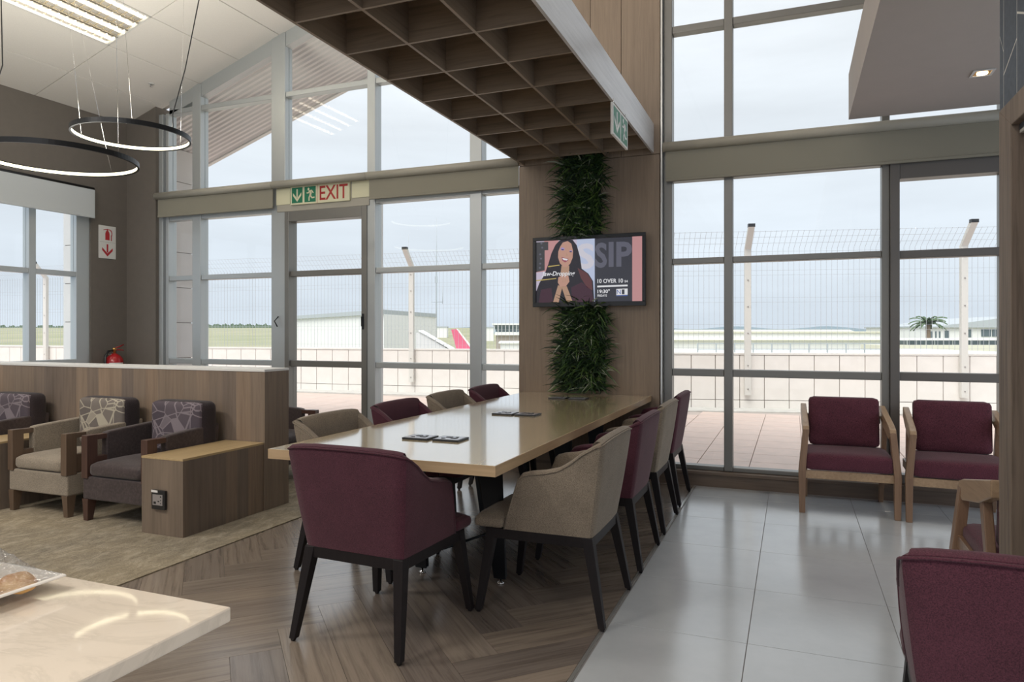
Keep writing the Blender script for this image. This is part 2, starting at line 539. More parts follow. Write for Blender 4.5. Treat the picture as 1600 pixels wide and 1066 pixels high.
def clip_poly(poly, x0, x1, y0, y1):
    def cl(ps, ins, inter):
        out = []
        for i in range(len(ps)):
            a, b_ = ps[i - 1], ps[i]
            if ins(b_):
                if not ins(a): out.append(inter(a, b_))
                out.append(b_)
            elif ins(a): out.append(inter(a, b_))
        return out
    def ix(v): return lambda a, b_: (v, a[1] + (b_[1] - a[1]) * (v - a[0]) / (b_[0] - a[0]))
    def iy(v): return lambda a, b_: (a[0] + (b_[0] - a[0]) * (v - a[1]) / (b_[1] - a[1]), v)
    for ins, it in ((lambda p: p[0] >= x0, ix(x0)), (lambda p: p[0] <= x1, ix(x1)), (lambda p: p[1] >= y0, iy(y0)), (lambda p: p[1] <= y1, iy(y1))):
        if len(poly) < 3: return []
        poly = cl(poly, ins, it)
    return poly


# ================================================================ SETTING
XL = -7.4          # left wall
YB = 6.1           # inner face of the wall below the windows
YG = 6.2           # window frames


def ceil_z(x): return 3.79 + .33 * (x - XL)


# ---- floor
floor = bx('floor', None, 'plank_gap', (XL - .1, 3.2, -5.0, 6.12, -.12, -.006), kind='structure')
# porcelain tiles
xs_ = [-.757, -.176, .417, 1.01, 1.603, 2.2, 2.8]
ys_ = [6.1] + [5.74 - .663 * k for k in range(0, 12)]
bx('grout_bed', floor, 'grout', (-.765, 2.8, -2.2, 6.1, -.006, -.0025))
for i in range(len(xs_) - 1):
    for j in range(len(ys_) - 1):
        x0, x1 = xs_[i], xs_[i + 1]; y1, y0 = ys_[j], ys_[j + 1]
        if j > 8: continue
        cx, cy = (x0 + x1) / 2, (y0 + y1) / 2
        o = obj('tile', MB().box(x0 + .0015 - cx, x1 - .0015 - cx, y0 + .0015 - cy, y1 - .0015 - cy, -.0025, 0), 'porcelain', floor, .0006, 1)
        o.location = (cx, cy, 0)
bx('trim_1', None, 'trim_metal', (-.779, -.765, -2.2, 6.1, -.004, .0012), kind='structure')
# herringbone planks
PW, NL = .2, 6
X0, Y0 = -2.80, 2.90
s2 = PW / math.sqrt(2)
for j in range(-40, 60):
    for typ in (0, 1):
        for mper in (-2, -1, 0, 1, 2):
            if typ == 0: a0, a1, b0, b1 = j + 12 * mper, j + NL + 12 * mper, j, j + 1
            else: a0, a1, b0, b1 = j, j + 1, j + 1 + 12 * mper, j + 1 + NL + 12 * mper
            g_ = .0035
            pl = [(a0 + g_, b0 + g_), (a1 - g_, b0 + g_), (a1 - g_, b1 - g_), (a0 + g_, b1 - g_)]
            w_ = [(X0 + (a - b_) * s2, Y0 + (a + b_) * s2) for a, b_ in pl]
            q = clip_poly(w_, -3.2, -.781, -.4, 6.1)
            if len(q) < 3: continue
            ar = abs(sum(q[k - 1][0] * q[k][1] - q[k][0] * q[k - 1][1] for k in range(len(q)))) / 2
            if ar < .002: continue
            cx = X0 + ((a0 + a1) / 2 - (b0 + b1) / 2) * s2; cy = Y0 + ((a0 + a1) / 2 + (b0 + b1) / 2) * s2
            ang = R(45) if typ == 0 else R(135)
            ca, sa = math.cos(-ang), math.sin(-ang)
            loc = [((x - cx) * ca - (y - cy) * sa, (x - cx) * sa + (y - cy) * ca) for x, y in q]
            o = obj('plank', MB().prism(loc, 2, -.006, 0), 'plank_wood', floor)
            o.location = (cx, cy, 0); o.rotation_euler = (0, 0, ang)

bx('carpet', None, 'carpet', (XL, -3.202, -2.4, 6.1, -.004, .007), label='mottled beige and grey carpet under the lounge chairs', category='carpet')

# ---- left wall with window_1
wl_ = MB()
wl_.box(XL - .18, XL, -5.0, 3.2, 0, 3.82).box(XL - .18, XL, 3.2, 5.64, 0, .90).box(XL - .18, XL, 3.2, 5.64, 2.95, 3.82).box(XL - .18, XL, 5.64, 6.28, 0, 3.82)
obj('wall_left', wl_, 'plaster_taupe', kind='structure')
w1 = empty('window_1', (0, 0, 0), kind='structure')
xg = XL - .07
for y0, y1 in ((3.2, 3.26), (4.10, 4.17), (4.955, 5.03), (5.48, 5.64)):
    bx('mullion', w1, 'aluminium', (xg - .05, xg + .05, y0, y1, .90, 2.95), .004)
for z0, z1 in ((.90, 1.0), (1.92, 1.975), (2.88, 2.95)):
    for y0, y1 in ((3.26, 4.10), (4.17, 4.955), (5.03, 5.48)):
        bx('transom', w1, 'aluminium', (xg - .045, xg + .045, y0, y1, z0, z1), .004)
for z0, z1 in ((1.0, 1.92), (1.975, 2.88)):
    for y0, y1 in ((3.26, 4.10), (4.17, 4.955), (5.03, 5.48)):
        bx('pane', w1, 'window_glass', (xg - .004, xg + .004, y0, y1, z0, z1))
t = empty('roller_blind', (XL + .06, 4.4, 2.6), label='pale roller blind half down over the window in the left wall', category='blind')
obj('blind_cloth', MB().box(-.004, .004, -1.1, 1.24, 0, .31), 'blind_white', t)
obj('bottom_bar', MB().box(-.010, .010, -1.1, 1.24, -.012, .012), 'blind_white', t, .004)
obj('blind_roller', MB().tube([(-.02, -1.1, .32), (-.02, 1.24, .32)], .022, 12), 'black_plastic', t)

# ---- back wall: plaster return at left, wall above
wb = MB()
wb.box(XL, -6.93, YB, 6.3, 0, 3.95)
obj('wall_back', wb, 'plaster_taupe', kind='structure')

# kerb below the windows
bx('baseboard_back', None, 'kerb_wood', (-6.93, 3.0, YB, 6.16, 0, .10), .003, kind='structure')
k_ = obj('window_sill', MB().box(-6.93, 3.0, 6.085, 6.30, .10, .128), 'kerb_wood', bpy.data.objects['baseboard_back'], .003)

FA, FD = 'aluminium', 'aluminium_dark'


def frame(win, verts, rows, fm, y0=6.15, y1=6.25, trz=None):
    """verts: list of (x0,x1) uprights with z-range; rows: transom z-ranges"""


def upright(win, x0, x1, z0, z1, m_=FA, y0=6.14, y1=6.26):
    cx = (x0 + x1) / 2
    o = bx('mullion', win, m_, (x0, x1, y0, y1, z0, z1), .005)
    return o


def tran(win, x0, x1, z0, z1, m_=FA, y0=6.15, y1=6.25): return bx('transom', win, m_, (x0, x1, y0, y1, z0, z1), .005)


def pane(win, x0, x1, z0, z1, y=6.205): return bx('pane', win, 'window_glass', (x0, x1, y - .004, y + .004, z0, z1))


# window_2: left bay beside the exit door
w2 = empty('window_2', kind='structure')
upright(w2, -6.93, -6.86, .13, 3.86, 'aluminium')
upright(w2, -6.82, -6.775, .13, 3.86)
upright(w2, -6.41, -6.285, .13, 4.145)
upright(w2, -5.275, -5.09, .13, 4.545)
for x0, x1 in ((-6.775, -6.41), (-6.285, -5.275)):
    for z0, z1 in ((.13, .19), (.935, .993), (1.90, 1.955), (2.60, 2.67), (2.88, 2.94), (3.845, 3.90)):
        tran(w2, x0, x1, z0, z1)
    for z0, z1 in ((.19, .935), (.993, 1.90), (1.955, 2.60), (2.94, 3.845)): pane(w2, x0, x1, z0, z1)
# sloping head of the gable glazing, in bays, with the pane below it
for x0, x1 in ((-6.775, -6.41), (-6.285, -5.275), (-5.09, -4.10), (-3.95, -2.90), (-2.75, -2.36)):
    za, zb = ceil_z(x0) - .10, ceil_z(x1) - .10
    obj('head_transom', MB().prism([(x0, za - .06), (x1, zb - .06), (x1, zb + .125), (x0, za + .125)], 1, 6.15, 6.25), FA, w2, .004)
    if zb - .06 > 3.92:
        obj('pane', MB().prism([(x0, 3.90), (x1, 3.90), (x1, zb - .06), (x0, max(3.905, za - .06))], 1, 6.201, 6.209), 'window_glass', w2)

# door_1: sliding exit door
d1 = empty('door_1', kind='structure')
bx('door_jamb', d1, 'aluminium_mid', (-5.09, -5.035, 6.13, 6.27, .13, 2.60), .004)
bx('door_jamb', d1, 'aluminium_mid', (-4.115, -4.05, 6.13, 6.27, .13, 2.60), .004)
bx('door_head', d1, 'aluminium_mid', (-5.035, -4.115, 6.13, 6.27, 2.49, 2.60), .004)
for z0, z1 in ((.13, .20), (.93, .995), (1.90, 1.96)): tran(d1, -5.035, -4.115, z0, z1, 'aluminium_mid', 6.16, 6.24)
for z0, z1 in ((.20, .93), (.995, 1.90), (1.96, 2.49)): pane(d1, -5.035, -4.115, z0, z1)
obj('door_handle', MB().box(-4.10, -4.085, 6.10, 6.14, 1.36, 1.46).box(-4.102, -4.083, 6.12, 6.14, 1.33, 1.49), 'black_plastic', d1, .003)
obj('door_lock', MB().tube([(-5.17, 6.13, 1.47), (-5.20, 6.10, 1.42), (-5.16, 6.10, 1.36)], .007, 8), 'black_plastic', d1)
bx('door_panel', d1, 'blind_tube', (-5.19, -4.02, 6.13, 6.16, 2.60, 2.88), .003)

# window_3: bay between the door and the column
w3 = empty('window_3', kind='structure')
upright(w3, -4.05, -3.955, .13, 4.92)
upright(w3, -2.89, -2.765, .13, 5.20)
for x0, x1 in ((-3.955, -2.89), (-2.765, -2.36)):
    for z0, z1 in ((.13, .19), (.935, .993), (1.905, 1.96), (2.62, 2.68), (2.88, 2.94)): tran(w3, x0, x1, z0, z1)
    for z0, z1 in ((.19, .935), (.993, 1.905), (1.96, 2.62), (2.94, 3.845)): pane(w3, x0, x1, z0, z1)
for x0, x1 in ((-5.09, -4.05),): 
    tran(w3, x0, x1, 2.88, 2.94); pane(w3, x0, x1, 2.94, 3.845)
for x0, x1 in ((-5.09, -4.05), (-3.955, -2.89), (-2.765, -2.36)): tran(w3, x0, x1, 3.845, 3.90)

# window_4: the bays to the right of the column
w4 = empty('window_4', kind='structure')
bx('frame_strip', w4, 'trim_metal', (-1.055, -1.04, 6.09, 6.27, .10, 5.3), .003)
upright(w4, -1.035, -.965, .13, 5.3, 'aluminium_mid')
upright(w4, -.535, -.465, .13, 5.0, 'aluminium_mid')
upright(w4, .645, .70, .13, 4.7, 'aluminium_mid')
upright(w4, 1.425, 1.50, .13, 4.5, 'aluminium_mid')
for x0, x1 in ((-.965, -.535), (-.465, .645), (.70, 1.425)):
    for z0, z1 in ((2.60, 2.66), (2.86, 2.93), (3.88, 3.94)): tran(w4, x0, x1, z0, z1, 'aluminium_mid')
    for z0, z1 in ((2.93, 3.88), (3.94, 4.9)): pane(w4, x0, x1, z0, z1)
for x0, x1 in ((-.965, -.535), (-.465, .645)):
    for z0, z1 in ((.128, .165), (.925, .985), (1.885, 1.935)): tran(w4, x0, x1, z0, z1, 'aluminium_mid')
    for z0, z1 in ((.165, .925), (.985, 1.885), (1.935, 2.60)): pane(w4, x0, x1, z0, z1)
d2 = empty('door_2', kind='structure')
bx('door_jamb', d2, FD, (.70, .765, 6.11, 6.26, .13, 2.60), .004)
bx('door_head', d2, FD, (.765, 1.425, 6.12, 6.26, 2.48, 2.60), .004)
for z0, z1 in ((.13, .20), (.925, .99), (1.87, 1.93)): tran(d2, .765, 1.425, z0, z1, FD)
for z0, z1 in ((.20, .925), (.99, 1.87), (1.93, 2.48)): pane(d2, .765, 1.425, z0, z1)
bx('door_jamb', d2, FD, (1.5, 3.0, 6.12, 6.26, .13, 4.6), .004)

# ---- column of veneer panels with the wall above it
col = bx('column', None, 'veneer_column', (-2.36, -1.06, YB + .006, 6.42, 0, 5.6), kind='structure')
for x0, x1, z0, z1 in ((-2.36, -1.065, 0, 2.835), (-2.36, -1.68, 2.84, 5.5), (-1.676, -1.40, 2.84, 5.5), (-1.396, -1.06, 2.84, 5.5)):
    bx('veneer_panel', col, 'veneer_column', (x0, x1, YB - .012, YB + .006, z0, z1), .0015)

# ---- ceiling tiles on the slope
cl_ = MB().prism([(XL - .2, ceil_z(XL - .2) + .03), (-1.7, ceil_z(-1.7) + .03), (-1.7, ceil_z(-1.7) + .16), (XL - .2, ceil_z(XL - .2) + .16)], 1, -5.0, 6.28)
ceiling = obj('ceiling', cl_, 'ceiling_grid', kind='structure')
cl_ = MB().prism([(-1.7, ceil_z(-1.7) + .03), (3.2, ceil_z(-1.7) - 1.6), (3.2, ceil_z(-1.7) - 1.45), (-1.7, ceil_z(-1.7) + .16)], 1, -5.0, 6.28)
obj('ceiling', cl_, 'ceiling_white', kind='structure')
gx = [XL, -6.88] + [-6.88 + .57 * k for k in range(1, 10)]
gy = [6.2, 5.0, 3.8, 2.6, 1.4, .2, -1.0, -2.2, -3.4, -4.6]
for i in range(len(gx) - 1):
    for j in range(len(gy) - 1):
        if i == 2 and j == 1: continue
        x0, x1, y1, y0 = gx[i] + .005, gx[i + 1] - .005, gy[j] - .005, gy[j + 1] + .005
        obj('ceiling_tile', MB().prism([(x0, ceil_z(x0)), (x1, ceil_z(x1)), (x1, ceil_z(x1) + .03), (x0, ceil_z(x0) + .03)], 1, y0, y1), 'ceiling_white', ceiling)

# recessed troffer
sl = math.atan(.33)
x0 = gx[2]; wd = .57 / math.cos(sl)
tf = empty('ceiling_light', (x0, 4.4, ceil_z(x0)), label='recessed fluorescent ceiling light with mirrored louvres at the top left', category='ceiling light')
tf.rotation_euler = (0, -sl, 0)
obj('housing', MB().box(.01, wd - .01, -.59, .59, .10, .115).box(.0, .015, -.6, .6, -.004, .115).box(wd - .015, wd, -.6, .6, -.004, .115).box(0, wd, -.6, -.585, -.004, .115).box(0, wd, .585, .6, -.004, .115), 'white_metal', tf)
for k in range(4):
    xc = .075 + k * (wd - .15) / 3
    obj('lamp_tube', MB().tube([(xc, -.56, .026), (xc, .56, .026)], .014, 8), 'tube_lamp', tf)
lv = MB()
for k in range(5):
    xc = .004 + k * (wd - .008) / 4
    lv.prism([(xc - .008, 0), (xc + .008, 0), (xc + .003, .03), (xc - .003, .03)], 1, -.58, .58)
for k in range(4):
    xa = .015 + k * (wd - .03) / 4
    for q in range(15):
        yy = -.56 + q * .08
        lv.add([(xa, yy, .014), (xa + .14, yy, .014), (xa + .12, yy + .003, .0), (xa + .02, yy + .003, .0), (xa, yy + .006, .014), (xa + .14, yy + .006, .014)], [(0, 1, 2, 3), (5, 4, 3, 2)])
obj('louvre', lv, 'louvre', tf, kind='stuff')

# sprinkler
t = empty('sprinkler', (-6.60, 5.75, ceil_z(-6.60)), label='small sprinkler head on the sloping white ceiling', category='sprinkler')
obj('rose', MB().lathe([(.035, -.004), (.035, .002)], 14), 'white_metal', t)
obj('nozzle', MB().lathe([(.006, -.035), (.018, -.033), (.008, -.028), (.01, -.004)], 10), 'chrome', t)

# ---- right bulkhead with downlight
bh = MB().box(.392, 3.1, -2.4, 5.85, 2.90, 3.24)
bulk = obj('ceiling_bulkhead', bh, 'bulkhead_white', kind='structure')
t = empty('downlight', (1.085, 5.09, 2.898), label='small square recessed downlight in the dropped ceiling', category='downlight')
obj('bezel', MB().box(-.06, .06, -.06, -.045, -.006, 0).box(-.06, .06, .045, .06, -.006, 0).box(-.06, -.045, -.045, .045, -.006, 0).box(.045, .06, -.045, .045, -.006, 0), 'white_metal', t)
obj('recess', MB().box(-.045, .045, -.045, .045, -.003, -.0015), 'brass', t)
obj('lamp', MB().lathe([(.03, -.008), (.03, -.002)], 14), 'spot_lamp', t)
ld = bpy.data.lights.new('downlight_lamp', 'SPOT'); ld.energy = 30; ld.color = (1, .88, .7); ld.spot_size = R(100); ld.spot_blend = .6; ld.shadow_soft_size = .03
lo = bpy.data.objects.new('downlight_lamp', ld); C.objects.link(lo); lo.location = (1.085, 5.09, 2.87)

# ---- right pier with long tiles and a rustic timber opening
XP = .72
pier = MB().box(XP + .0006, XP + .6, 2.91, 3.12, 0, 3.2).box(XP + .0006, XP + .6, 1.2, 2.91, 1.98, 3.2)
pier = obj('wall_right', pier, 'tile_grout', kind='structure')
pz = [(.383), (.706), (1.248), (1.571), (2.123), (2.443), (2.98), (3.30)]
pz = [1.3 + (z - 1.3) * .72 for z in pz]
cols = [3.12, 3.068, 2.903, 2.738, 2.573, 2.408, 2.243]
PER = .623; SH = .23


def col_edges(k, y):
    return 0


# tile joints: zigzag lattice; even columns are pointed up at one side, odd at the other
for k in range(len(cols) - 1):
    ya, yb = cols[k], cols[k + 1]
    for q in range(-1, 7):
        base = .10 + PER * q + (0 if k % 2 == 0 else PER / 2)
        for part_ in (0, 1):
            zl0 = base + (.40 if part_ else 0); zl1 = base + (PER if part_ else .40)
            dz = .07 if part_ == 0 else -.07
            dz2 = -dz
            poly = [(ya - .003, zl0 - dz / 2 + .004), (yb + .003, zl0 + dz / 2 + .004), (yb + .003, zl1 + dz2 / 2 - .004), (ya - .003, zl1 - dz2 / 2 - .004)]
            y_min = 1.98 if yb < 2.9 else 0
            poly = clip_poly(poly, 0, 4, max(.0, 1.99 if ya < 2.905 else .0), 3.2)
            if len(poly) > 2: obj('wall_tile', MB().prism(poly, 0, XP, XP + .001), 'tile_slate', pier)
dr = empty('door_3', kind='structure')
obj('door_frame', MB().prism([(3.02, 0), (2.87, 0), (2.87, 2.01), (3.02, 2.10)], 0, XP - .025, XP + .1), 'rustic_oak', dr, .003)
obj('door_frame', MB().prism([(3.02, 2.10), (2.87, 2.01), (1.3, 2.01), (1.3, 2.10)], 0, XP - .025, XP + .1), 'rustic_oak', dr, .003)
bx('dark_infill', dr, 'dark_brown', (XP + .06, XP + .11, 1.3, 2.87, .005, 2.01))  # dark panel added for the unlit inside of the opening

# ================================================================ BEAM GRID
bm_ = empty('pergola_beam', (-1.715, 3.6, 2.845), label='dark wood egg crate canopy hanging above the long table', category='canopy')
XA = [-2.31, -1.914, -1.517, -1.12]
for i, xx in enumerate(XA):
    h = .255 if i == 3 else .22
    obj('side_board' if i in (0, 3) else 'long_slat', MB().box(xx - .009 + 1.715, xx + .009 + 1.715, -3.6, 2.486, 0, h), 'veneer_beam_sheen' if i == 3 else 'veneer_beam', bm_, .001)
k = 0
yy = 5.895
while yy > -0:
    for i in range(3):
        obj('cross_slat', MB().box(XA[i] + .009 + 1.715, XA[i + 1] - .009 + 1.715, yy - .008 - 3.6, yy + .008 - 3.6, 0, .22), 'veneer_cross', bm_)
    yy -= .434
obj('top_panel', MB().box(XA[0] + 1.715, XA[3] + 1.706, -3.6, 2.486, .22, .235), 'veneer_beam', bm_)

# ================================================================ LOW WALL AND BLOCKS
lw = empty('partition', (-5.5, 4.19, 0), label='low wood veneer partition wall behind the lounge chairs', category='partition')
obj('front_panel', MB().box(-1.9, 1.94, -.13, -.115, .008, 1.012), 'veneer_wall', lw, .001)
obj('core', MB().box(-1.9, 1.94, -.115, .115, .008, 1.012), 'veneer_wall', lw)
obj('end_panel', MB().box(1.94, 1.953, -.13, .13, .008, 1.012), 'veneer_end', lw, .001)
obj('top_cap', MB().box(-1.9, 1.955, -.135, .135, 1.012, 1.03), 'sign_white', lw, .002)


def block(x0, x1, label):
    t_ = empty('side_block', ((x0 + x1) / 2, 3.69, 0), label=label, category='side table', group='veneer blocks between the lounge chairs')
    w_ = (x1 - x0) / 2
    obj('body', MB().box(-w_, w_, -.36, .365, .007, .488), 'veneer_cabinet', t_, .001)
    obj('top', MB().box(-w_ - .001, w_ + .001, -.362, .365, .488, .502), 'cabinet_top_wood', t_, .001)
    return t_


b1 = block(-3.905, -3.553, 'wood veneer side block with a power socket at the end of the partition')
b2 = block(-5.70, -5.352, 'wood veneer side block at the left edge between two armchairs')

sk = empty('power_socket', (-3.735, 3.327, .235), label='black wall socket plate on the front of the wood block', category='socket')
obj('socket_plate', MB().box(-.062, .052, -.018, 0, -.062, .060), 'black_plastic', sk, .003)
obj('insert', MB().box(-.048, .036, -.022, -.018, -.034, .034), 'grey_plastic', sk, .001)
for x, z, r in ((-.028, -.018, .009), (.002, -.008, .004), (.022, .022, .005), (.022, .0, .003), (.022, -.02, .003)):
    obj('socket_hole', MB().box(x - r, x + r, -.0235, -.022, z - r * .8, z + r * .8), 'black_plastic', sk)
obj('label_strip', MB().box(-.062, -.008, -.0195, -.018, .046, .060), 'white_plastic', sk)

# ================================================================ TUB CHAIRS
ST = [((0, -.27), (0, -.335), .835), ((.12, -.27), (.15, -.335), .834), ((.20, -.267), (.245, -.332), .829), ((.234, -.265), (.284, -.328), .823), ((.244, -.256), (.296, -.318), .819),
      ((.247, -.232), (.299, -.290), .808), ((.247, -.18), (.296, -.235), .775), ((.248, -.13), (.292, -.18), .732), ((.249, -.08), (.288, -.125), .698),
      ((.249, -.02), (.284, -.055), .680), ((.25, .06), (.281, .01), .671), ((.25, .12), (.279, .05), .660), ((.25, .15), (.277, .068), .645)]


def tub_shell():
    full = [((-a[0], a[1]), (-b_[0], b_[1]), z) for a, b_, z in ST[:0:-1]] + ST
    N = len(full)
    def nrm(pts, i):
        a = Vector(pts[max(0, i - 1)]); b_ = Vector(pts[min(N - 1, i + 1)]); d = (b_ - a).normalized()
        return Vector((-d.y, d.x))  # inward (path runs left-front -> back -> right-front)
    bots = [f[0] for f in full]; tops = [f[1] for f in full]
    th = .052
    rings = []
    rim = []
    for i in range(N):
        B, T, zt = Vector(bots[i]), Vector(tops[i]), full[i][2]
        nb, nt = nrm(bots, i), nrm(tops, i)
        ring = []
        for tt in (0, .12, .3, .5, .7, .86, .95):
            p = B.lerp(T, tt); z = .392 + (zt - .392 - .012) * tt
            bulge = .004 * math.sin(PI * tt)
            p = p - nb * bulge
            ring.append((p.x, p.y, z))
        p = T + nt * .004; ring.append((p.x, p.y, zt - .006))
        p = T + nt * th * .35; ring.append((p.x, p.y, zt + .002))
        p = T + nt * th * .72; ring.append((p.x, p.y, zt + .001))
        p = T + nt * th; ring.append((p.x, p.y, zt - .012))
        for tt in (.85, .6, .35, .1):
            p = (B + nb * (th + .012)).lerp(T + nt * (th + .002), tt); z = .392 + (zt - .392 - .012) * tt
            ring.append((p.x, p.y, z))
        rings.append(ring)
        q = T - nt * .001; rim.append((q.x, q.y, zt - .012))
    mb = MB(); K = len(rings[0])
    vs = [p for r in rings for p in r]
    fs = []
    for i in range(N - 1):
        for k in range(K): fs.append((i * K + k, (i + 1) * K + k, (i + 1) * K + (k + 1) % K, i * K + (k + 1) % K))
    fs.append(tuple(range(K))); fs.append(tuple((N - 1) * K + k for k in range(K))[::-1])
    mb.add(vs, fs, 0, True)
    # front edge continuation of the piping down the arms
    f0, f1 = rings[0], rings[-1]
    rim = [f0[k] for k in (0, 2, 4, 6)] + rim + [f1[k] for k in (6, 4, 2, 0)]
    return mb, rim


SHELL, RIM = tub_shell()


def tub_chair(fab, pipe):
    t_ = empty('tub_chair')
    sh = obj('shell', SHELL, fab, t_)
    sh.data.shade_smooth()
    sh.data.set_sharp_from_angle(angle=R(38))
    obj('piping', MB().tube(RIM, .0038, 6), pipe, t_)
    st = MB().cushion(-.235, .235, -.20, .30, .388, .455, .03, .012, 6)
    st.cushion(-.262, .262, .145, .305, .388, .447, .028, .004, 5)
    obj('seat', st, fab, t_)
    fr_ = MB().box(-.247, .247, -.268, -.24, .345, .392).box(-.247, .247, .215, .243, .345, .392).box(-.247, -.219, -.24, .215, .345, .392).box(.219, .247, -.24, .215, .345, .392)
    obj('seat_frame', fr_, 'wenge', t_, .002)
    for sx in (-1, 1):
        obj('leg', MB().frus((sx * .264, -.318, .012), (.030, .030), (sx * .224, -.245, .390), (.048, .048)).frus((sx * .265, -.320, 0), (.014, .014), (sx * .265, -.320, .012), (.020, .020)), 'wenge', t_, .002)
        obj('leg', MB().frus((sx * .262, .270, .012), (.030, .030), (sx * .224, .215, .390), (.048, .048)).frus((sx * .262, .271, 0), (.014, .014), (sx * .262, .271, .012), (.020, .020)), 'wenge', t_, .002)
    return t_


def setp(o, loc, rz, label, cat, group=None):
    o.location = loc; o.rotation_euler = (0, 0, rz); o['label'] = label; o['category'] = cat
    if group: o['group'] = group
    return o


TG = 'tub chairs around the long table'
red0 = tub_chair('burgundy', 'burgundy')
setp(red0, (-1.672, 2.715, 0), R(-3), 'burgundy tub chair at the near head of the long table', 'chair', TG)
bei0 = tub_chair('beige_tweed', 'beige_tweed')
setp(bei0, (-1.086, 3.245, 0), R(90), 'beige tweed tub chair nearest on the right side of the long table', 'chair', TG)
copy_tree(red0, (-1.080, 4.045, 0), R(90), label='burgundy tub chair on the right side just behind the nearest beige one')
copy_tree(bei0, (-1.085, 4.815, 0), R(90), label='beige tub chair on the right side between two burgundy chairs')
copy_tree(red0, (-1.10, 5.58, 0), R(90), label='burgundy tub chair on the right side closest to the windows')
copy_tree(bei0, (-2.20, 3.40, 0), R(-90), label='beige tub chair nearest on the left side of the long table')
copy_tree(red0, (-2.215, 4.18, 0), R(-90), label='burgundy tub chair on the left side beside the near beige one')
copy_tree(bei0, (-2.235, 4.96, 0), R(-90), label='beige tub chair on the left side between two burgundy chairs')
copy_tree(red0, (-2.215, 5.66, 0), R(-90), label='burgundy tub chair at the far end of the left side')
copy_tree(red0, (.535, 2.04, 0), R(-3.5), label='burgundy tub chair cropped by the lower right corner of the photo', group='')

# ================================================================ LONG TABLE
tb = empty('long_table', (-1.715, 4.39, 0), label='long pale oak communal table on black steel legs', category='table')
obj('tabletop', MB().box(-.58, .58, -1.735, 1.695, .705, .75), 'oak_table', tb, .002)
obj('edge_band', MB().box(-.583, .583, -1.738, -1.735, .7045, .7495), 'oak_edge_x', tb)
obj('edge_band', MB().box(.58, .583, -1.735, 1.695, .7045, .7495), 'oak_edge_y', tb)
obj('edge_band', MB().box(-.583, -.58, -1.735, 1.695, .7045, .7495), 'oak_edge_y', tb)
for yt, yf in ((-1.17, -1.05), (.03, .10), (.86, .92)):
    for sx in (-1, 1):
        xf = (-1.40 if sx > 0 else -1.86 if yt < -1 else -2.0) + 1.715
        xt = (-1.41 if sx > 0 else -1.85 if yt < -1 else -2.03) + 1.715
        lg = obj('leg', MB().frus((xf, yf, .03), (.066, .012), (xt, yt, .70), (.14, .012)).frus((xf + sx * .0, yf + .02, .03), (.05, .04), (xt, yt + .03, .70), (.09, .05)), 'table_steel', tb, .002)
        obj('glide', MB().lathe([(.018, 0), (.018, .008), (.006, .012), (.006, .035)], 12, (xf, yf + .01, 0)), 'chrome', lg)
    obj('apron', MB().box(-.42, .42, yt - .02, yt + .05, .67, .704), 'table_steel', tb, .002)
obj('spine', MB().box(-.03, .03, -1.2, 1.05, .665, .704), 'table_steel', tb, .002)
obj('tie_rod', MB().tube([(-.145, -1.03, .09), (.31, .12, .13)], .008, 8), 'table_steel', tb)
obj('tie_rod', MB().tube([(.315, -1.03, .09), (-.285, .12, .13)], .008, 8), 'table_steel', tb)

# sockets on the table
n_ = 0
for (x, y, lab) in ((-1.79, 3.205, 'flat square socket plate on the table, left of the nearest pair'), (-1.62, 3.215, 'flat square socket plate on the table, right of the nearest pair'),
                    (-1.79, 4.365, 'flat square socket plate on the table, left of the middle pair'), (-1.63, 4.37, 'flat square socket plate on the table, right of the middle pair'),
                    (-1.80, 5.56, 'flat square socket plate below the plants, left of the far pair'), (-1.63, 5.56, 'flat square socket plate below the plants, right of the far pair')):
    t = empty('table_socket', (x, y, .7505), label=lab, category='socket', group='socket plates let into the long table')
    obj('frame', MB().box(-.073, .073, -.064, .064, 0, .0022).box(-.073, .073, -.064, .064, .0022, .0095), 'black_plastic', t, .002)
    obj('insert', MB().box(-.064, .064, -.055, .055, .0095, .0105), 'socket_face', t)
    for a, b_, c_, d in ((-.03, .0, .005, .03), (.008, .04, -.02, .004), (-.04, -.022, -.03, -.016), (.02, .032, .018, .032)):
        obj('socket_hole', MB().box(a, b_, c_, d, .0105, .0125), 'black_plastic', t)

# ================================================================ LOUNGE CHAIRS (left)


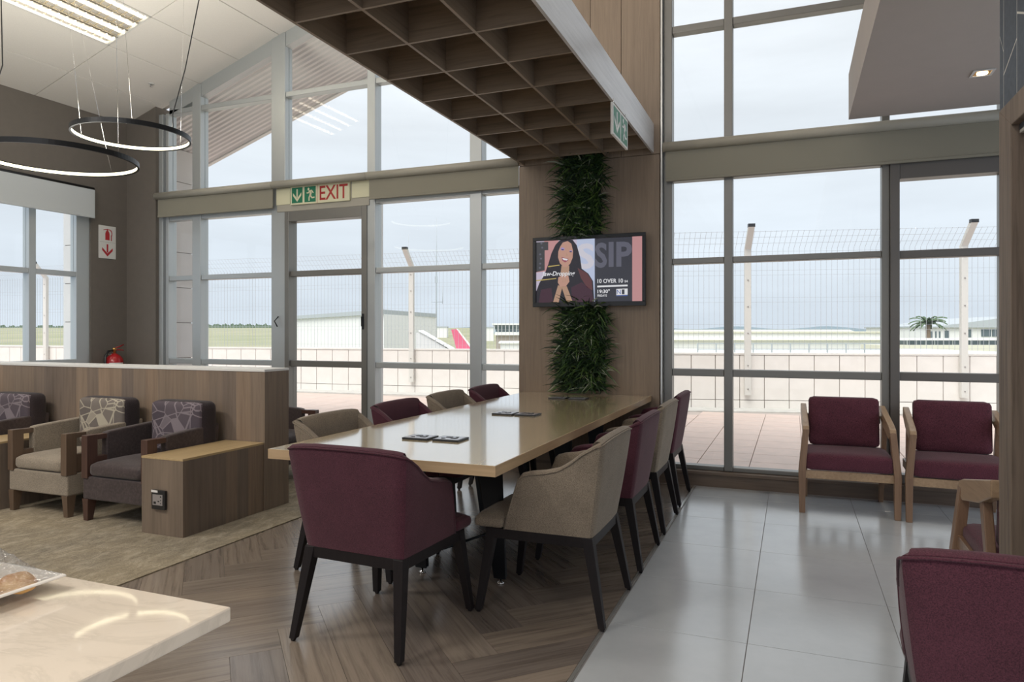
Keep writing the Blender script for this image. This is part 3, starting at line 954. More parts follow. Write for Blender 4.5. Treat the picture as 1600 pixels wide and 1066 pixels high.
def lounge(fab, backfab, shardfab, legm, xoff=.05):
    t_ = empty('lounge_chair')
    obj('seat_base', MB().box(-.305, .305, .004, .62, .155, .312), fab, t_, .012, 3)
    obj('seat_cushion', MB().cushion(-.245, .245, -.004, .50, .312, .408, .035, .028, 7), fab, t_)
    for sx in (-1, 1):
        xa, xb = sorted((sx * .307, sx * .250))
        obj('front_post', MB().box(xa, xb, -.004, .075, .300, .592).frus((sx * .283, .030, .007), (.040, .042), (sx * .279, .036, .158), (.056, .070)), legm, t_, .002)
        obj('rear_leg', MB().frus((sx * .275, .60, .007), (.036, .036), (sx * .275, .585, .16), (.05, .05)), legm, t_, .002)
        arm = MB().prism([(.145, .30), (.60, .30), (.62, .632), (.30, .612), (.18, .604), (.145, .596)], 0, xa, xb)
        obj('arm_pad', arm, fab, t_, .012, 3)
        obj('arm_link', MB().box(xa + .003, xb - .003, .07, .15, .556, .590), legm, t_, .002)
        obj('arm_link', MB().box(xa + .003, xb - .003, .07, .15, .312, .44), legm, t_, .002)
    obj('back_frame', MB().box(-.25, .25, .54, .62, .30, .66), fab, t_, .012, 3)
    bc = obj('back_cushion', MB().cushion(-.235 + xoff, .265 + xoff, .445, .605, .43, .80, .05, .012, 8, crown_axis=1), backfab, t_)
    fc = MB().cushion(-.222 + xoff, .252 + xoff, .434, .50, .438, .795, .032, .008, 8, crown_axis=1)
    obj('cushion_face', fc, shardfab, bc)
    return t_


LG = 'lounge chairs along the partition'
lc_b = lounge('beige_lounge', 'dark_fabric', 'shard_beige', 'walnut')
setp(lc_b, (-4.985, 3.384, 0), 0, 'beige upholstered lounge armchair with shard pattern cushion', 'armchair', LG)
lc_p = lounge('plum_leather', 'dark_fabric', 'shard_plum', 'mahogany')
setp(lc_p, (-4.222, 3.384, 0), 0, 'dark plum lounge armchair beside the block with the socket', 'armchair', LG)
copy_tree(lc_p, (-6.045, 3.384, 0), 0, label='dark plum lounge armchair at the left edge behind a side block')
copy_tree(lc_p, (-6.72, 3.384, 0), 0, label='dark armchair at the far left edge, only its black cushion in view')
copy_tree(lc_p, (-4.02, 5.0, 0), R(90), label='dark armchair behind the partition end, seen below the exit door', group='')

# ================================================================ OAK ARMCHAIRS (right)


def oak_chair():
    t_ = empty('oak_armchair')
    for sx in (-1, 1):
        # front leg with knee to the arm, rear leg, arm board
        fl_ = MB()
        fl_.add([(sx * x, y, z) for x, y, z in (
            (.325, .0, 0), (.285, .0, 0), (.285, .035, 0), (.325, .035, 0),
            (.330, -.005, .30), (.282, -.005, .30), (.282, .055, .30), (.330, .055, .30),
            (.300, .02, .60), (.258, .02, .60), (.258, .085, .60), (.300, .085, .60))],
            [(0, 1, 2, 3), (0, 4, 5, 1), (1, 5, 6, 2), (2, 6, 7, 3), (3, 7, 4, 0), (4, 8, 9, 5), (5, 9, 10, 6), (6, 10, 11, 7), (7, 11, 8, 4), (8, 11, 10, 9)])
        obj('leg', fl_, 'oak_chair', t_, .004)
        obj('leg', MB().frus((sx * .268, .575, 0), (.034, .034), (sx * .275, .40, .655), (.036, .06)), 'oak_chair', t_, .004)
        ya = MB()
        xs0, xs1 = sorted((sx * .300, sx * .258))
        ya.prism([(.018, .575), (.10, .545), (.40, .60), (.60, .665), (.60, .735), (.12, .645), (.035, .622)], 0, xs0, xs1)
        obj('arm', ya, 'oak_chair_arm', t_, .006, 3)
        obj('side_rail', MB().prism([(.03, .32), (.50, .30), (.50, .36), (.03, .38)], 0, *sorted((sx * .308, sx * .288))), 'oak_chair', t_, .003)
    obj('front_rail', MB().box(-.29, .29, .012, .038, .250, .308), 'oak_chair_arm', t_, .003)
    obj('back_rail', MB().box(-.26, .26, .53, .552, .225, .27).box(-.26, .26, .535, .557, .60, .66), 'oak_chair', t_, .003)
    for k in range(4):
        xk = -.18 + .12 * k
        obj('back_slat', MB().frus((xk, .545, .25), (.04, .012), (xk, .565, .66), (.04, .012)), 'oak_chair', t_, .002)
    obj('seat_cushion', MB().cushion(-.288, .288, .0, .50, .308, .43, .030, .012, 7), 'burgundy_tweed', t_)
    obj('back_cushion', MB().cushion(-.245, .245, .40, .50, .432, .80, .032, .012, 7, lean=.12, crown_axis=1), 'burgundy_tweed', t_)
    return t_


OG = 'oak armchairs with burgundy cushions'
oc = oak_chair()
setp(oc, (.370, 5.475, 0), R(1), 'oak armchair with burgundy cushions, left of the pair by the window', 'armchair', OG)
copy_tree(oc, (1.045, 5.44, 0), R(-3), label='oak armchair with burgundy cushions, right of the pair by the window')
copy_tree(oc, (1.005, 3.78, 0), R(180), label='oak armchair seen from its side, half hidden by the tiled pier')

# ================================================================ TV, PLANTS
tv = empty('television', (-1.682, 6.07, 1.843), label='black framed television showing an advert on the wood column', category='television')
obj('casing', MB().box(-.50, .50, -.045, .0, -.30, .30), 'black_plastic', tv, .004)
fr_ = MB().box(-.514, .514, -.062, -.04, .283, .315).box(-.514, .514, -.062, -.04, -.315, -.275).box(-.514, -.484, -.062, -.04, -.275, .283).box(.484, .514, -.062, -.04, -.275, .283)
obj('bezel', fr_, 'black_plastic', tv, .003)
obj('bracket', MB().box(-.2, .2, -.004, .012, -.15, .15), 'black_metal', tv)
SCR = {}


def scr(name, col, k=.75):
    m_ = mat(name, (.01, .01, .01), .25, emit=col, estr=k); return name


ssp = [scr('scr_bg', (.62, .55, .68)), scr('scr_hair', (.014, .010, .018)), scr('scr_face', (.58, .32, .24)), scr('scr_white', (.85, .85, .88)), scr('scr_dark', (.035, .035, .048)),
       scr('scr_pink', (.60, .30, .30)), scr('scr_arm', (.50, .30, .20)), scr('scr_top', (.055, .014, .030)), scr('scr_letter', (.12, .12, .16)), scr('scr_letter2', (.70, .68, .76)), scr('scr_lips', (.35, .08, .12)),
       scr('scr_lilac', (.40, .30, .60)), scr('scr_blue', (.55, .62, .82)), scr('scr_box', (.05, .05, .055)), scr('scr_gold', (.55, .42, .12)), scr('scr_logo', (.10, .16, .45)), scr('scr_brown', (.12, .035, .04))]
IX = {s_[4:]: i for i, s_ in enumerate(ssp)}


def sf(x, y, layer):
    u = (x - 140) / 1265
    v = 1 - (y - (205 - 35 * u)) / (935 - (205 - 35 * u))
    return (-.484 + u * .968, -.0465 - layer * .0004, -.275 + v * .558)


im = MB()
def sp_(pts, layer, key): put_poly(im, sf, pts, layer, IX[key])
sp_([(140, 205), (855, 185), (855, 935), (140, 935)], 0, 'bg')
sp_([(640, 190), (855, 185), (855, 935), (640, 935)], 1, 'blue')
sp_([(240, 200), (420, 198), (300, 560), (140, 575), (140, 320), (240, 320)], 1, 'pink')
sp_([(140, 215), (290, 212), (290, 310), (245, 312), (245, 550), (140, 570)], 2, 'box')
for a, b_ in ((205, 230), (215, 280), (190, 360), (200, 410), (190, 470), (185, 520)): sp_(circ(a, b_, 14, 12, 8), 3, 'far' if False else 'letter')
sp_([(855, 185), (1290, 172), (1290, 935), (855, 935)], 1, 'dark')
sp_([(1290, 172), (1405, 170), (1405, 935), (1290, 935)], 1, 'pink')


def T(txt, x0, y0, x1, y1, layer, key, **kw):
    vs, fs = text_polys(txt, **kw)
    im.add([sf(x0 + a * (x1 - x0), y1 - b_ * (y1 - y0), layer) for a, b_ in vs], fs, IX[key])


T('S', 645, 240, 850, 545, 2, 'letter2', bold=.03)
T('S', 860, 235, 1000, 535, 2, 'letter', bold=.03)
T('IP', 1018, 230, 1288, 525, 2, 'letter', bold=.03)
# hair, shoulders
sp_([(430, 200), (480, 190), (590, 195), (640, 260), (680, 400), (700, 540), (780, 600), (835, 690), (850, 935), (140, 935), (140, 800), (180, 700), (240, 610), (290, 480), (330, 350), (380, 250)], 4, 'hair')
sp_([(650, 530), (760, 590), (820, 680), (830, 800), (760, 760), (690, 650)], 5, 'brown')
sp_([(570, 760), (700, 700), (820, 800), (845, 935), (590, 935)], 5, 'top')
sp_([(200, 780), (330, 760), (350, 935), (170, 935)], 5, 'top')
sp_([(455, 500), (550, 500), (545, 610), (440, 620)], 5, 'arm')
sp_([(440, 270), (470, 225), (530, 208), (575, 240), (596, 330), (590, 410), (560, 480), (520, 515), (480, 515), (435, 470), (412, 400), (415, 330)], 6, 'face')
sp_([(455, 395), (540, 420), (535, 440), (500, 462), (465, 440)], 7, 'lips')
sp_([(462, 405), (534, 424), (520, 440), (478, 432)], 8, 'white')
sp_([(440, 300), (460, 280), (492, 292), (490, 318), (455, 318)], 7, 'lilac')
sp_([(548, 325), (575, 318), (590, 335), (565, 345)], 7, 'lilac')
sp_([(452, 302), (484, 306), (480, 316), (455, 312)], 8, 'hair')
sp_([(552, 332), (582, 332), (578, 342), (556, 342)], 8, 'hair')
sp_([(515, 350), (532, 380), (512, 384)], 7, 'arm')
sp_([(290, 500), (430, 487), (430, 497), (290, 515)], 6, 'gold')
sp_([(140, 665), (390, 645), (390, 655), (140, 678)], 6, 'gold')
sp_([(415, 640), (470, 605), (540, 620), (552, 690), (510, 745), (440, 750), (410, 700)], 8, 'face')
sp_([(412, 730), (465, 750), (420, 935), (350, 935)], 7, 'arm')
sp_([(455, 750), (520, 745), (590, 925), (520, 935)], 7, 'arm')
for k in range(4): sp_([(450 + 22 * k, 640 + 6 * k), (456 + 22 * k, 640 + 6 * k), (480 + 18 * k, 700 - 4 * k), (474 + 18 * k, 702 - 4 * k)], 9, 'arm')
T('Jaw-Dropping', 208, 565, 620, 635, 10, 'white', bold=.02, shear=.25)
T('10 OVER 10', 888, 665, 1185, 715, 4, 'white', bold=.02)
T('S4', 1202, 685, 1240, 712, 4, 'white', bold=.02)
sp_([(885, 745), (1238, 738), (1238, 758), (885, 765)], 4, 'white')
T('19:30"', 888, 790, 1032, 835, 4, 'white', bold=.02)
T('FRIDAYS', 886, 850, 998, 876, 4, 'white', bold=.02)
sp_([(1108, 788), (1238, 784), (1238, 858), (1108, 860)], 4, 'white')
T('N', 1114, 796, 1160, 850, 5, 'logo')
sp_([(1172, 794), (1202, 794), (1202, 852), (1172, 852)], 5, 'dark')
sp_([(1108, 862), (1238, 862), (1238, 872), (1108, 872)], 4, 'logo')
obj('screen', im, ssp, tv)


def foliage(name, x0, x1, z0, z1, n, label, seed):
    rg = random.Random(seed)
    t_ = empty(name, ((x0 + x1) / 2, 6.085, z0), label=label, category='plant', group='green wall planting on the column')
    w_ = (x1 - x0) / 2; H_ = z1 - z0
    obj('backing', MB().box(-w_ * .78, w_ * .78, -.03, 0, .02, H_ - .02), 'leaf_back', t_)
    mb = MB()
    for i in range(n):
        x = rg.uniform(-w_ * .72, w_ * .72); z = rg.uniform(.03, H_ - .02); y = -.03
        L = rg.uniform(.09, .25); wd_ = rg.uniform(.004, .0095)
        ang = rg.gauss(0, 1.0) + (x / w_) * .9
        ver = rg.uniform(-.5, .9)
        d = Vector((math.sin(ang) * .85, -abs(math.cos(ang)) * .45 - .18, ver)).normalized()
        side = d.cross(Vector((rg.uniform(-.4, .4), -1, rg.uniform(-.5, .5)))).normalized()
        pts = []
        p = Vector((x, y, z)); v = d.copy()
        for k in range(5):
            pts.append((p.copy(), wd_ * (1 - (k / 4.05) ** 2)))
            p = p + v * L / 4
            v = (v + Vector((0, 0, -rg.uniform(.14, .34)))).normalized()
            if p.z < .004: p.z = .004
            if p.y > -.02: p.y = -.02
        vs = []
        for q, ww in pts: vs += [q - side * ww, q + side * ww]
        fs = [(2 * k, 2 * k + 1, 2 * k + 3, 2 * k + 2) for k in range(4)]
        r_ = rg.random()
        mb.add(vs, fs, 0 if r_ < .42 else 1 if r_ < .80 else 2 if r_ < .94 else 3)
    obj('foliage', mb, ['leaf_dark', 'leaf_mid', 'leaf_light', 'leaf_pale'], t_, kind='stuff')


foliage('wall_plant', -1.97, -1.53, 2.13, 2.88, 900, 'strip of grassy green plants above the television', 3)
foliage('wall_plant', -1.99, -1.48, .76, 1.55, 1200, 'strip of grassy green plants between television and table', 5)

# ================================================================ SIGNS


def man(mb, fn, x0, y0, w_, h_, layer, mi):
    P_ = lambda pts: put_poly(mb, fn, [(x0 + a * w_, y0 + b_ * h_) for a, b_ in pts], layer, mi)
    P_([(x, y) for x, y in circ(.36, .86, .085, .10, 12)])
    P_([(.38, .76), (.56, .80), (.66, .60), (.58, .40), (.44, .42), (.46, .60)])
    P_([(.50, .79), (.66, .80), (.82, .60), (.76, .55), (.64, .70), (.54, .70)])
    P_([(.42, .74), (.46, .64), (.34, .56), (.18, .58), (.18, .64), (.32, .64)])
    P_([(.44, .46), (.58, .44), (.70, .30), (.90, .32), (.90, .24), (.66, .20), (.52, .34)])
    P_([(.44, .46), (.54, .40), (.46, .26), (.46, .06), (.36, .06), (.36, .28)])


def arrow(mb, fn, x0, y0, w_, h_, layer, mi):
    P_ = lambda pts: put_poly(mb, fn, [(x0 + a * w_, y0 + b_ * h_) for a, b_ in pts], layer, mi)
    P_([(.43, .92), (.57, .92), (.57, .34), (.43, .34)])
    P_([(.50, .06), (.95, .48), (.95, .68), (.50, .28), (.05, .68), (.05, .48)])


ex = empty('exit_sign', (-4.61, 6.13, 2.76), label='cream and green EXIT sign above the glass door', category='sign')
obj('board', MB().box(-.385, .367, -.02, 0, -.100, .102), 'sign_board', ex, .002)
fn = lambda x, y, L: (x, -.0205 - L * .0006, y)
pr = MB()
put_poly(pr, fn, rect(-.365, -.082, -.225, .082), 0, 0); arrow(pr, fn, -.355, -.078, .12, .155, 1, 1)
put_poly(pr, fn, rect(-.200, -.082, -.055, .082), 0, 0); man(pr, fn, -.200, -.078, .145, .155, 1, 1)
put_text(pr, fn, 'EXIT', -.005, -.072, .345, .076, 1, 2, bold=.012)
put_poly(pr, fn, rect(-.036, -.1, -.032, .1), 1, 2)
obj('lettering', pr, ['sign_green', 'sign_board', 'sign_red'], ex)
bx('side_panel', ex, 'sign_board', (.385, .595, -.006, 0, -.075, .095), .002)
bx('side_panel', ex, 'sign_board', (-.585, -.40, -.006, 0, -.085, .09), .002)

hx = empty('hanging_exit_sign', (-1.10, 4.74, 2.845), label='green and white exit sign hanging edge on under the wood canopy', category='sign')
obj('board', MB().box(-.008, .008, -.225, .225, -.245, -.035), 'sign_white', hx, .002)
obj('hanger', MB().tube([(0, -.18, -.035), (0, -.18, 0)], .003, 6).tube([(0, .18, -.035), (0, .18, 0)], .003, 6), 'chrome', hx)
for sgn in (1, -1):
    fn2 = lambda x, y, L, s_=sgn: (s_ * (.0085 + L * .0006), s_ * x, y)
    pr = MB()
    put_poly(pr, fn2, rect(-.205, -.230, -.01, -.05), 0, 0); arrow(pr, fn2, -.19, -.222, .165, .165, 1, 1)
    put_poly(pr, fn2, rect(.01, -.230, .205, -.05), 0, 0); man(pr, fn2, .01, -.225, .195, .17, 1, 1)
    obj('pictogram', pr, ['sign_green', 'sign_white'], hx)

fs_ = empty('fire_sign', (XL + .002, 5.84, 2.345), label='white and red fire extinguisher sign on the left wall', category='sign')
obj('board', MB().box(0, .006, -.11, .11, -.19, .19), 'sign_white', fs_, .002)
fn3 = lambda x, y, L: (.0065 + L * .0006, x, y)
pr = MB()
put_poly(pr, fn3, [(-.028, .025), (.028, .025), (.028, .10), (.018, .125), (.008, .135), (-.008, .135), (-.018, .125), (-.028, .10)], 0, 0)
put_poly(pr, fn3, rect(-.008, .135, .008, .155), 0, 0)
put_poly(pr, fn3, [(-.055, .140), (-.03, .150), (.03, .152), (.052, .140), (.062, .115), (.06, .08), (.05, .08), (.052, .112), (.042, .132), (.03, .142), (-.03, .142), (-.05, .134)], 1, 0)
put_poly(pr, fn3, rect(.044, .02, .056, .085), 1, 0)
arrow(pr, fn3, -.075, -.175, .15, .165, 0, 0)
put_poly(pr, fn3, rect(-.10, -.001, .10, .001), 0, 1)
obj('pictogram', pr, ['print_red', 'grey_plastic'], fs_)

fe = empty('fire_extinguisher', (XL + .12, 5.84, .45), label='red fire extinguisher on the wall in the left corner', category='extinguisher')
obj('cylinder', MB().lathe([(.085, 0), (.095, .02), (.095, .50), (.088, .545), (.06, .58), (.03, .60), (.02, .605)], 24), 'extinguisher_red', fe)
obj('valve', MB().lathe([(.016, .60), (.016, .64), (.022, .645), (.022, .665), (.012, .67)], 12), 'brass', fe)
obj('handle', MB().tube([(0, 0, .665), (0, .06, .68), (0, .12, .705)], .007, 6).tube([(0, 0, .645), (0, .06, .645), (0, .12, .638)], .007, 6), 'extinguisher_red', fe)
obj('bracket', MB().box(-.118, -.03, -.012, .012, .585, .615).box(-.03, .0, -.05, .05, .55, .60), 'chrome', fe)
obj('hose', MB().tube([(0, -.02, .64), (0, -.08, .63), (0, -.115, .58), (0, -.12, .45), (0, -.115, .2)], .012, 8), 'black_plastic', fe)
lb = MB()
for i in range(6):
    a0 = -1.25 + i * .28; a1 = a0 + .28
    for (z0, z1, mi) in ((.36, .45, 0), (.45, .50, 1)):
        lb.add([(.0965 * math.cos(a), .0965 * math.sin(a), z) for a, z in ((a0, z0), (a1, z0), (a1, z1), (a0, z1))], [(0, 1, 2, 3)], mi)
obj('label_sticker', lb, ['label_blue', 'sign_white'], fe)

# ================================================================ BLINDS


def blind(x0, x1, label, z0=2.62):
    t_ = empty('roller_blind', (x0, 6.075, z0), label=label, category='blind', group='roller blinds over the big windows')
    L = x1 - x0
    obj('blind_tube', MB().tube([(0, 0, 2.885 - z0), (L - .01, 0, 2.885 - z0)], .040, 16), 'blind_tube', t_)
    obj('blind_cloth', MB().box(.02, L - .01, .010, .016, .01, 2.87 - z0), 'blind_fabric', t_)
    obj('bottom_bar', MB().box(.02, L - .01, .004, .022, -.008, .014), 'blind_fabric', t_, .004)
    return t_


blind(-6.90, -5.20, 'rolled grey beige blind over the window left of the exit sign', 2.645)
t = empty('roller_blind', (-5.195, 6.070, 2.885), label='closed blind tube running above the exit sign', category='blind', group='roller blinds over the big windows')
obj('blind_tube', MB().tube([(0, 0, 0), (1.18, 0, 0)], .0385, 16), 'blind_tube', t)
blind(-4.01, -2.352, 'rolled grey beige blind between the exit sign and the wood column', 2.655)
blind(-1.03, 2.6, 'long rolled grey blind over the windows right of the column', 2.60)

# ================================================================ PENDANT RINGS


def ring(c_, r, cables, cord, label):
    t_ = empty('ring_pendant', c_, label=label, category='pendant lamp', group='LED ring pendants')
    n = 96; mb = MB(); led = MB()
    prof = [(r, -.018), (r + .014, -.018), (r + .014, .018), (r, .018), (r, .012), (r + .004, .012), (r + .004, -.012), (r, -.012)]
    vs = []; K = len(prof)
    for i in range(n):
        a = 2 * PI * i / n
        for q, z in prof: vs.append((q * math.cos(a), q * math.sin(a), z))
    fs = [(i * K + k, ((i + 1) % n) * K + k, ((i + 1) % n) * K + (k + 1) % K, i * K + (k + 1) % K) for i in range(n) for k in range(K) if k not in (5,)]
    mb.add(vs, fs, 0, False)
    obj('ring_profile', mb, 'black_metal', t_)
    vs = []
    pr2 = [(r + .0035, -.0115), (r + .0005, -.0115), (r + .0005, .0115), (r + .0035, .0115)]
    for i in range(n):
        a = 2 * PI * i / n
        for q, z in pr2: vs.append((q * math.cos(a), q * math.sin(a), z))
    fs = [(i * 4 + k, ((i + 1) % n) * 4 + k, ((i + 1) % n) * 4 + (k + 1) % 4, i * 4 + (k + 1) % 4) for i in range(n) for k in range(4)]
    led.add(vs, fs)
    obj('led_strip', led, 'led', t_)
    for a, top in cables:
        p = (r * math.cos(a), r * math.sin(a), .018)
        tx, ty = top
        obj('cable', MB().tube([p, (tx - c_[0], ty - c_[1], ceil_z(tx) - c_[2])], .0012, 5), 'chrome', t_)
        obj('ceiling_cap', MB().lathe([(.010, -.012), (.014, -.002), (.014, .004)], 10, (tx - c_[0], ty - c_[1], ceil_z(tx) - c_[2])), 'chrome', t_)
    obj('power_cord', MB().tube([(cord[0][0] - c_[0], cord[0][1] - c_[1], cord[0][2] - c_[2])] + [(q[0] - c_[0], q[1] - c_[1], q[2] - c_[2]) for q in cord[1:]], .0045, 6), 'black_plastic', t_)


c1_ = (-4.72, 3.94, 2.815)
ring(c1_, .40, [(R(200), (-5.45, 3.9)), (R(80), (-5.05, 4.75)), (R(-40), (-4.4, 3.5))],
     [(-4.15, 4.15, ceil_z(-4.15)), (-4.22, 4.12, 3.9), (-4.30, 4.05, 3.3), (-4.36, 3.99, 2.95), (-4.335, 3.97, 2.833)], 'smaller looking black LED ring pendant on the right, before the corner')
c2_ = (-4.86, 3.45, 2.535)
ring(c2_, .50, [(R(100), (-5.50, 3.95)), (R(10), (-4.5, 3.6)), (R(230), (-5.6, 3.2))],
     [(-5.55, 3.35, ceil_z(-5.55)), (-5.40, 3.40, 3.9), (-5.22, 3.30, 3.2), (-5.05, 3.08, 2.75), (-5.02, 2.985, 2.553)], 'larger black LED ring pendant cut off by the left edge')

# ================================================================ COUNTER WITH PLATE
ct = empty('counter', (-.76, .80, 0), label='cream marble topped counter in the lower left foreground', category='counter')
obj('worktop', MB().box(-1.9, 0, -1.6, 0, .878, .90), 'marble', ct, .003)
obj('under_panel', MB().box(-1.9, -.03, -1.6, -.03, .868, .878), 'mahogany', ct, .001)
obj('body', MB().box(-1.9, -.22, -1.6, -.14, .007, .868), 'veneer_end', ct, .002)
obj('towel_rail', MB().tube([(-.20, -.33, .845), (-.13, -.33, .845), (-.13, -.9, .845), (-.20, -.9, .845)], .012, 10), 'chrome', ct)

pt = empty('plate', (-1.222, .576, .901), 0, label='square white plate at the left edge of the marble counter', category='plate')
pm = MB()
Q = .180
vs = []
for rr, z in ((.55, .0), (.60, .004), (.97, .020), (1.0, .022), (.985, .026), (.62, .010), (.56, .006)):
    for a, b_ in ((-1, -1), (1, -1), (1, 1), (-1, 1)): vs.append((a * Q * rr, b_ * Q * rr, z))
fs = [(i * 4 + k, i * 4 + (k + 1) % 4, (i + 1) * 4 + (k + 1) % 4, (i + 1) * 4 + k) for i in range(6) for k in range(4)] + [(3, 2, 1, 0), (24, 25, 26, 27)]
pm.add(vs, fs)
obj('dish', pm, 'glaze', pt, .003)
rg = random.Random(4)
BR = [(-1.150, .640, 1.0, 'large golden bread roll under clear film on the white plate'), (-1.082, .705, .42, 'small golden bread piece under the film near the plate corner')]
for x, y, kq, lab in BR:
    bm3 = bmesh.new(); bmesh.ops.create_icosphere(bm3, subdivisions=4, radius=1)
    vs = []
    for v in bm3.verts:
        p = v.co
        k = 1 + .07 * math.sin(5 * p.x + 2 + x * 40) + .05 * math.sin(7 * p.y + 1) * math.cos(4 * p.z)
        vs.append((p.x * .068 * k * kq, p.y * .060 * k * kq, (max(-.6, p.z) * .036 * k + .0225) * kq))
    bm3.verts.index_update()
    fs = [[v.index for v in f.verts] for f in bm3.faces]; bm3.free()
    o = obj('bread_roll', MB().add(vs, fs, 0, True), 'crust')
    o.location = (x, y, .912); o['label'] = lab; o['category'] = 'bread'; o['group'] = 'rolls on the plate'
# crumpled film draped over the rolls
fm = MB(); NX, NY = 30, 22
vs = []
for j in range(NY + 1):
    for i in range(NX + 1):
        x = -1.32 + .272 * i / NX; y = .47 + .282 * j / NY
        h = .0
        for bx_, by_, kq, _ in BR:
            d = ((x - bx_) / (.085 * kq)) ** 2 + ((y - by_) / (.075 * kq)) ** 2
            h = max(h, .062 * kq * math.exp(-d * .5))
        edge = min(i, NX - i, 4) / 4 * min(j, NY - j, 4) / 4
        vs.append((x + 1.28, y - .62, .022 + (h + .006) * edge + rg.uniform(-.003, .003) * edge + .004))
fs = [(j * (NX + 1) + i, j * (NX + 1) + i + 1, (j + 1) * (NX + 1) + i + 1, (j + 1) * (NX + 1) + i) for j in range(NY) for i in range(NX)]
o = obj('cling_film', fm.add(vs, fs, 0, True), 'cling_film'); o.location = (-1.28, .62, .901)
o['label'] = 'clear plastic film draped over the bread rolls'; o['category'] = 'film'

# ================================================================ OUTSIDE
terr = bx('terrace_floor', None, 'paver_base', (-24, 6, 6.3, 15.2, -.3, -.02), kind='structure')


def wallpt(p0, p1, t_): return (p0[0] + (p1[0] - p0[0]) * t_, p0[1] + (p1[1] - p0[1]) * t_)


RW = ((-3.2, 12.05), (5.2, 14.1)); LWL = ((-22.5, 12.1), (-3.2, 13.65))


def walldist(x):
    a, b_ = RW if x > -3.2 else LWL
    return a[1] + (b_[1] - a[1]) * (x - a[0]) / (b_[0] - a[0])


PV = .49
rest = MB(); npv = 0
for i in range(-46, 12):
    for j in range(0, 17):
        x = i * PV + .1; y = 6.45 + j * PV
        if y + PV > walldist(x) - .55: continue
        vis = (-1.8 < x < 2.4 and y > 6.9) or (-8.6 < x < -2.6 and y > 8.3 and (y - 6) > -x * .36)
        if vis and npv < 296:
            o = obj('paver', MB().box(-PV / 2 + .004, PV / 2 - .004, -PV / 2 + .004, PV / 2 - .004, -.03, 0), 'paver', terr); o.location = (x + PV / 2, y + PV / 2, 0); npv += 1
        else: rest.box(x + .004, x + PV - .004, y + .004, y + PV - .004, -.03, 0)
obj('pavers', rest, 'paver', terr, kind='stuff')


def parapet(p0, p1, label, pw, vis0, vis1):
    d = Vector((p1[0] - p0[0], p1[1] - p0[1])); L = d.length; ang = math.atan2(d.y, d.x)
    t_ = empty('parapet_wall', (p0[0], p0[1], 0), ang, label=label, category='wall')
    obj('core', MB().box(0, L, .03, .25, 0, .91), 'panel_joint', t_)
    obj('coping', MB().box(0, L, -.01, .28, .91, .945), 'render_white', t_, .004)
    obj('gutter', MB().box(0, L, -.55, 0.0, -.02, .004), 'concrete', t_)
    k = 0
    while (k + 1) * pw < L:
        obj('panel', MB().box(k * pw + .006, (k + 1) * pw - .006, 0, .03, .145, .905), 'wall_panel_stone', t_)
        obj('plinth_panel', MB().box(k * pw + .006, (k + 1) * pw - .006, -.004, .03, 0, .135), 'wall_panel_stone', t_)
        k += 1
    return t_, L


pr1, L1 = parapet(RW[0], RW[1], 'low pale panelled parapet outside the right windows', .405, 0, 1)
pr2_, L2 = parapet(LWL[0], LWL[1], 'low pale panelled parapet outside the left windows', .405, 0, 1)


def fence(p0, p1, posts, label, sp=.087):
    d = Vector((p1[0] - p0[0], p1[1] - p0[1])); L = d.length; ang = math.atan2(d.y, d.x)
    t_ = empty('security_fence', (p0[0], p0[1], .93), ang, label=label, category='fence')
    mb = MB(); w_ = .0022; z1 = 1.78; zt = 2.05; off = -.32; y = -.04
    k = 0
    while k * sp < L:
        x = k * sp
        mb.box(x - w_, x + w_, y - w_, y + w_, .03, z1)
        mb.add([(x - w_, y, z1), (x + w_, y, z1), (x + w_, y + off, zt), (x - w_, y + off, zt)], [(0, 1, 2, 3)])
        k += 1
    for z in (.10, .42, .50, .88, .96, 1.34, 1.42, 1.74): mb.box(0, L, y - w_, y + w_, z - w_ * .7, z + w_ * .7)
    for q in (.33, .66, .97): mb.box(0, L, y + off * q - w_, y + off * q + w_, z1 + (zt - z1) * q - w_, z1 + (zt - z1) * q + w_)
    obj('mesh_wire', mb, 'fence_wire', t_, kind='stuff')
    for x in posts:
        p = obj('fence_post', MB().box(x - .05, x + .05, -.10, -.02, -.70, z1).add(
            [(x - .05, -.10, z1), (x + .05, -.10, z1), (x + .05, -.02, z1), (x - .05, -.02, z1), (x - .05, -.10 + off, zt + .06), (x + .05, -.10 + off, zt + .06), (x + .05, -.04 + off, zt + .10), (x - .05, -.04 + off, zt + .10)],
            [(0, 1, 5, 4), (1, 2, 6, 5), (2, 3, 7, 6), (3, 0, 4, 7), (4, 5, 6, 7)]), 'fence_post', t_)
        obj('post_cap', MB().box(x - .055, x + .055, -.11 + off, -.03 + off, zt + .06, zt + .115), 'black_plastic', p)
        bl = MB()
        for z in (-.6, -.2, .35, .8, 1.25, 1.6): bl.lathe([(.012, 0), (.012, .012)], 6, (x, -.105, z))
        obj('bolt', bl, 'grey_plastic', p, kind='stuff')
    return t_


def along(p0, p1, u):
    """distance along the wall where the sight line through picture column u meets it (used once to read off the post positions)"""
    a = (u - 800) / 1098; c_, s_ = math.cos(R(21.76)), math.sin(R(21.76)); rx, ry = a * c_ - s_, a * s_ + c_
    dx, dy = p1[0] - p0[0], p1[1] - p0[1]
    t_ = (p0[0] * ry - p0[1] * rx) / (dy * rx - dx * ry)
    return t_ * math.hypot(dx, dy)


fence(RW[0], RW[1], [along(*RW, 1167), along(*RW, 1503)], 'wire security fence on the parapet outside the right windows')
fence(LWL[0], LWL[1], [along(*LWL, 75), along(*LWL, 645)], 'wire security fence on the parapet outside the left windows')

